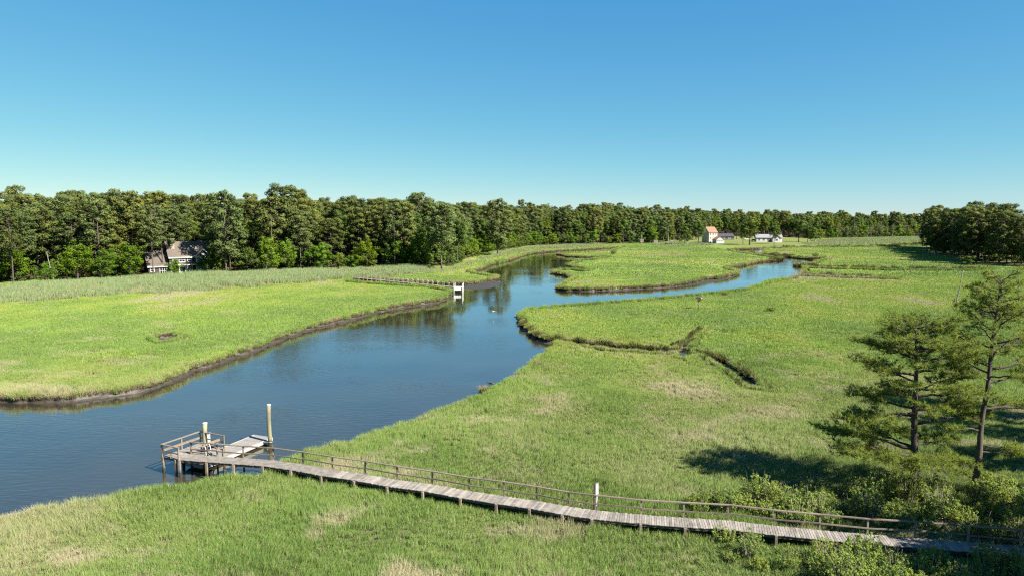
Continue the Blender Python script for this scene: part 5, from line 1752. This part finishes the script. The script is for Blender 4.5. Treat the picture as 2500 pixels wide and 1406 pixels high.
# --- vehicles by the far houses
def car(label, x, y, rz, body_mat, van=False):
    o = empty('parked_truck' if van else 'parked_car', (x, y, lz(x, y) + .02), rz)
    tag(o, label, 'truck' if van else 'car')
    Lh, Wd = (2.7, .95) if van else (2.2, .88)
    H1, H2 = (1.05, 2.0) if van else (.85, 1.42)
    mb = MB(); mb.prism([(-Lh, -Wd, .38), (Lh, -Wd, .38), (Lh, -Wd, H1 - .15), (Lh * .55, -Wd, H1), (-Lh, -Wd, H1)], (0, 2 * Wd, 0)); mb.build('body', M[body_mat], o)
    c0, c1 = (-Lh * .15, Lh * .55) if van else (-Lh * .7, Lh * .45)
    mb = MB(); mb.prism([(c0 - .25, -Wd * .9, H1 + .003), (c1 + .3, -Wd * .9, H1 + .003), (c1 - .15, -Wd * .9, H2), (c0, -Wd * .9, H2)], (0, 1.8 * Wd, 0)); mb.build('cabin', M['glass'], o)
    mb = MB(); mb.box(c0, c1 - .16, -Wd * .88, Wd * .88, H2 + .002, H2 + .06); mb.build('roof', M[body_mat], o)
    for sx in (-1, 1):
        for sy in (-1, 1):
            mb = MB(); mb.tube([(sx * Lh * .62, sy * (Wd - .12), .36), (sx * Lh * .62, sy * (Wd + .02), .36)], [.36, .36], 12); mb.build('wheel', M['tyre'], o)
q = P(1768, 587, 1.9); car('white truck parked beside the sun porch', q.x, q.y + 12, .3, 'white', True)
q = P(1851, 589, 1.9); car('dark red car parked left of the white house', q.x, q.y + 10, -.2, 'red_paint')
q = P(1838, 588, 1.9); car('white truck parked in the shade of the round shade tree', q.x, q.y + 14, .1, 'white', True)

# ================================================================== FAR PIER on the left
pd_z = 1.45
pa0, pa1 = P(866, 677.5, pd_z), P(1109, 700, pd_z)
pt = (pa1 - pa0).normalized(); pn = Vector((-pt.y, pt.x, 0)); PLN = (pa1 - pa0).length
pier = empty('far_pier', (pa0.x, pa0.y, 0.6))
tag(pier, 'narrow pier with white-capped posts running along the creek to the channel', 'pier')
def ppart(mb, name, mat, **k):
    o0 = Vector(pier.location); mb.v = [tuple(Vector(q) - o0) for q in mb.v]
    return mb.build(name, mat, pier, **k)
def pp(s, w, z): return pa0 + pt * s + pn * w + Vector((0, 0, z))
deckn = int(PLN / .3)
for k in range(deckn):
    mb = MB(); mb.bar(pp((k + .5) * PLN / deckn, -.62, -.02), pp((k + .5) * PLN / deckn, .62, -.02 + random.uniform(-.004, .004)), PLN / deckn - .015, .05); ppart(mb, 'plank', M['float_deck'])
for w in (-.55, .55):
    mb = MB(); mb.bar(pp(0, w, -.14), pp(PLN, w, -.14), .08, .17); ppart(mb, 'stringer', M['beam'])
npair = 21
for k in range(npair):
    for w in (-.74, .74):
        s = (k + .5) * PLN / npair; c = pp(s, w, 0)
        mb = MB(); top = .95 + random.uniform(-.1, .1)
        mb.tube([(c.x, c.y, -.9), (c.x, c.y, pd_z + top)], [.10, .09], 7); o = ppart(mb, 'post', M['post'])
        if k > 8:
            mb = MB(); mb.tube([(c.x, c.y, pd_z + top + .003), (c.x, c.y, pd_z + top + .10)], [.105, .10], 7)
            o0 = Vector(pier.location); mb.v = [tuple(Vector(q) - o0) for q in mb.v]; mb.build('cap', M['white'], o)
# white landing at its end, squarer to the channel than the pier
lc = pp(PLN, 0, 0)
for k in range(12):
    y = lc.y - 2.0 + k * .27
    mb = MB(); mb.box(lc.x + .02, lc.x + 2.5, y - .128, y + .128, pd_z - .045, pd_z + .005); ppart(mb, 'landing_board', M['white'])
mb = MB(); mb.box(lc.x + .02, lc.x + 2.5, lc.y - 2.2, lc.y - 2.14, pd_z - .75, pd_z); ppart(mb, 'landing_skirt', M['white'])
for x, y in ((lc.x + .1, lc.y - 2.34), (lc.x + 2.4, lc.y - 2.34), (lc.x + .1, lc.y + 1.35), (lc.x + 2.4, lc.y + 1.35)):
    mb = MB(); mb.tube([(x, y, -.9), (x, y, pd_z + 1.1)], [.09, .09], 8); ppart(mb, 'white_pile', M['white'])

# ================================================================== SMALL THINGS ON THE MARSH
def snag(label, px, py, tx, ty, r0, seed, twigs=5, zb=.6):
    r = random.Random(seed)
    b = P(px, py, zb)
    zt = Zat(ty, b)
    xt = (tx - px) / F_PX * b.y
    o = empty('dead_tree', b)
    mb = MB(); n = 7; H = zt - zb
    pts = [Vector((xt * i / n + .05 * H * .1 * math.sin(i * 2.1), .05 * math.sin(i * 1.3), -.3 + (H + .3) * i / n)) for i in range(n + 1)]
    mb.tube(pts, [r0 * (1 - .75 * i / n) + .01 for i in range(n + 1)], 7)
    mb.build('trunk', M['dead'], o, True)
    for k in range(twigs):
        i = r.randint(3, n); a = r.uniform(0, 6.28); ln = r.uniform(.3, .9) * H * .14
        t = MB(); e = pts[i] + Vector((math.cos(a) * ln, math.sin(a) * ln, ln * r.uniform(.3, 1)))
        t.tube([pts[i], pts[i].lerp(e, .5) + Vector((0, 0, .04)), e], [r0 * .3, r0 * .2, .008], 5); t.build('branch', M['dead'], o, True)
    tag(o, label, 'dead tree')
snag('pale leaning dead trunk standing in the right marsh', 2333, 746, 2346, 661, .17, 1, 4)
snag('thin dead tree right of the tall pine top', 2488, 768, 2481, 668, .15, 2, 9)
snag('short thin stake leaning in the open marsh', 2001, 771, 1997, 757, .06, 3, 0)
snag('pale leaning snag at the foot of the left wood', 648, 664, 657, 614, .28, 4, 2, .9)
snag('pale dead tree behind the reeds near the left edge', 131, 684, 118, 618, .2, 5, 8, .9)
snag('tall grey dead trunk before the far dark wood', 1565, 600, 1565, 572, .35, 6, 4, .9)
snag('grey bare tree at the far marsh edge left of the cream house', 1632, 598, 1630, 556, .3, 7, 12, .9)
snag('second grey bare trunk at the far marsh edge', 1641, 599, 1643, 552, .3, 8, 12, .9)
snag('thin dark stake on the central marsh', 1552, 614, 1552, 607, .12, 9, 0, .6)

# osprey nest platform
nb = P(1706, 756, .6); nz = Zat(727, nb)
no = empty('nest_platform', nb)
tag(no, 'stick nest on a pole platform in the right marsh', 'nest platform')
mb = MB(); mb.tube([(0, 0, -.4), (0, 0, nz - .6 - .15)], [.11, .10], 8); mb.build('pole', M['post'], no, True)
mb = MB(); mb.box(-.62, .62, -.62, .62, nz - .6 - .148, nz - .6 - .08); mb.build('platform', M['rail'], no)
for a in range(4):
    c, s = math.cos(a * 1.571 + .785), math.sin(a * 1.571 + .785)
    mb = MB(); mb.bar((c * .1, s * .1, nz - 1.45), (c * .62, s * .62, nz - .77), .06, .06); mb.build('brace', M['rail'], no)
rr = random.Random(4)
for k in range(70):
    a = rr.uniform(0, 6.28); q = rr.uniform(.25, .72); z = nz - .68 + rr.uniform(.0, .5) * (1.1 - q)
    p = Vector((math.cos(a) * q, math.sin(a) * q, z + .03)); d = Vector((-math.sin(a), math.cos(a), rr.uniform(-.25, .35))) * rr.uniform(.22, .45) + Vector((rr.uniform(-.15, .15), rr.uniform(-.15, .15), 0))
    if k == 0: st = MB()
    st.tube([p - d, p + d], [.028, .015], 4)
st.build('nest', M['nest'], no)
mb = MB(); mb.box(.30, .48, -.66, -.625, nz - .70, nz - .45); mb.build('board', M['white'], no)

# marker boards and boxes on posts before the far wood
for px, py, w, lab in ((1567, 598, 1.3, 'pale board on a post before the far wood, below the grey trunk'), (1601, 599, 1.5, 'pale box on a post before the far wood'), (1640, 600, 1.1, 'white box on a post left of the reeds before the cream house')):
    b = P(px, py, .8)
    o = empty('box_post', b); tag(o, lab, 'post box')
    mb = MB(); mb.tube([(0, 0, -.4), (0, 0, 1.9)], [.12, .11], 6); mb.build('post', M['post'], o)
    mb = MB(); mb.box(-w, w, -.35, .35, 1.902, 3.3); mb.build('box', M['post'], o)
    mb = MB(); mb.prism([(-w - .15, -.5, 3.303), (w + .15, -.5, 3.303), (w + .15, .5, 3.6), (-w - .15, .5, 3.6)], (0, 0, .08)); mb.build('lid', M['roof_grey'], o)
# little white landing on the far creek bank
b = P(1899, 604, .9); o = empty('small_landing', b, -.02); tag(o, 'small pale landing on the far bank below the lawn tree', 'landing')
for k in range(9):
    mb = MB(); mb.box(-2.2 + k * .49, -1.74 + k * .49, -1.4, 1.4, .25, .33); mb.build('plank', M['float_edge'], o)
for sx in (-2.1, 2.1):
    for sy in (-1.2, 1.2):
        mb = MB(); mb.tube([(sx, sy, -1.6), (sx, sy, 1.2)], [.12, .12], 6); mb.build('post', M['post'], o)

# isolated tussock in the water by the near bank
tb = P(1180, 962, 0)
to = empty('tussock', tb); tag(to, 'round straw-topped grass tussock standing off the near bank', 'tussock')
mb = MB(); mb.tube([(0, 0, -.6), (0, 0, .05), (.02, 0, .3), (0, 0, .42)], [.75, .62, .5, .25], 12); mb.build('root_mound', M['mud'], to, True)
V, F, C = blades(420, .5, .45, .85, .03, 1.0, 77, droop=.6, square=False)
link('grass', np_mesh('tussock_grass', V + np.array((0, 0, .25)), F, 3, C), M['fringe'], to)

# birds
def gull(label, p, rz, flying=False, mats=('feather_white', 'feather_dark'), s=1.0, kind='gull'):
    o = empty(kind, p, rz); o.scale = (s, s, s)
    z0 = 0 if flying else .16
    mb = MB(); mb.tube([(-.28, 0, z0 + .10), (-.16, 0, z0 + .09), (0, 0, z0 + .10), (.12, 0, z0 + .14), (.18, 0, z0 + .20), (.24, 0, z0 + .22), (.28, 0, z0 + .21)], [.015, .07, .095, .075, .045, .05, .02], 10); mb.build('body', M[mats[0]], o, True)
    mb = MB(); mb.tube([(.27, 0, z0 + .212), (.335, 0, z0 + .20)], [.014, .004], 6); mb.build('beak', M['roof_orange'], o)
    for sd in (-1, 1):
        w = MB()
        if flying: w.prism([(.10, sd * .06, z0 + .14), (.16, sd * .35, z0 + .26), (.02, sd * .72, z0 + .20), (-.06, sd * .36, z0 + .24), (-.10, sd * .06, z0 + .13)], (0, 0, .015))
        else: w.prism([(.08, sd * .085, z0 + .08), (.08, sd * .085, z0 + .16), (-.12, sd * .09, z0 + .15), (-.36, sd * .03, z0 + .10), (-.12, sd * .09, z0 + .06)], (0, sd * .02, 0))
        w.build('wing', M[mats[0] if flying else mats[1]], o)
        if not flying and kind == 'gull':
            l = MB(); l.tube([(0, sd * .03, 0), (0, sd * .03, z0 + .05)], [.008, .008], 5); l.build('leg', M['roof_orange'], o)
    tag(o, label, 'bird')
q = P(1205, 771, .0); gull('white bird flying low over the middle of the channel', (q.x, q.y, .9), .9, True, s=.6)
for px, py, rz, lab in ((1702, 684, .4, 'white gull on the mud flat, nearest the grass'), (1712, 682, 2.4, 'white gull on the mud flat, right of the first'), (1724, 683, 1.2, 'white gull on the mud flat, rightmost of the three')):
    q = P(px, py, .05); gull(lab, (q.x, q.y, .07), rz, s=1.1)
for px, py, rz, lab in ((1196, 939, 2.9, 'dark duck on the water off the near bank'), (1204, 940, 3.3, 'second dark duck beside the near bank, right of the first'), (1654, 699, .3, 'black duck at the water edge below the central marsh')):
    q = P(px, py, 0); gull(lab, (q.x, q.y, -.13), rz, False, ('feather_dark', 'feather_dark'), 1.3 if px < 1500 else 2.2, 'duck')
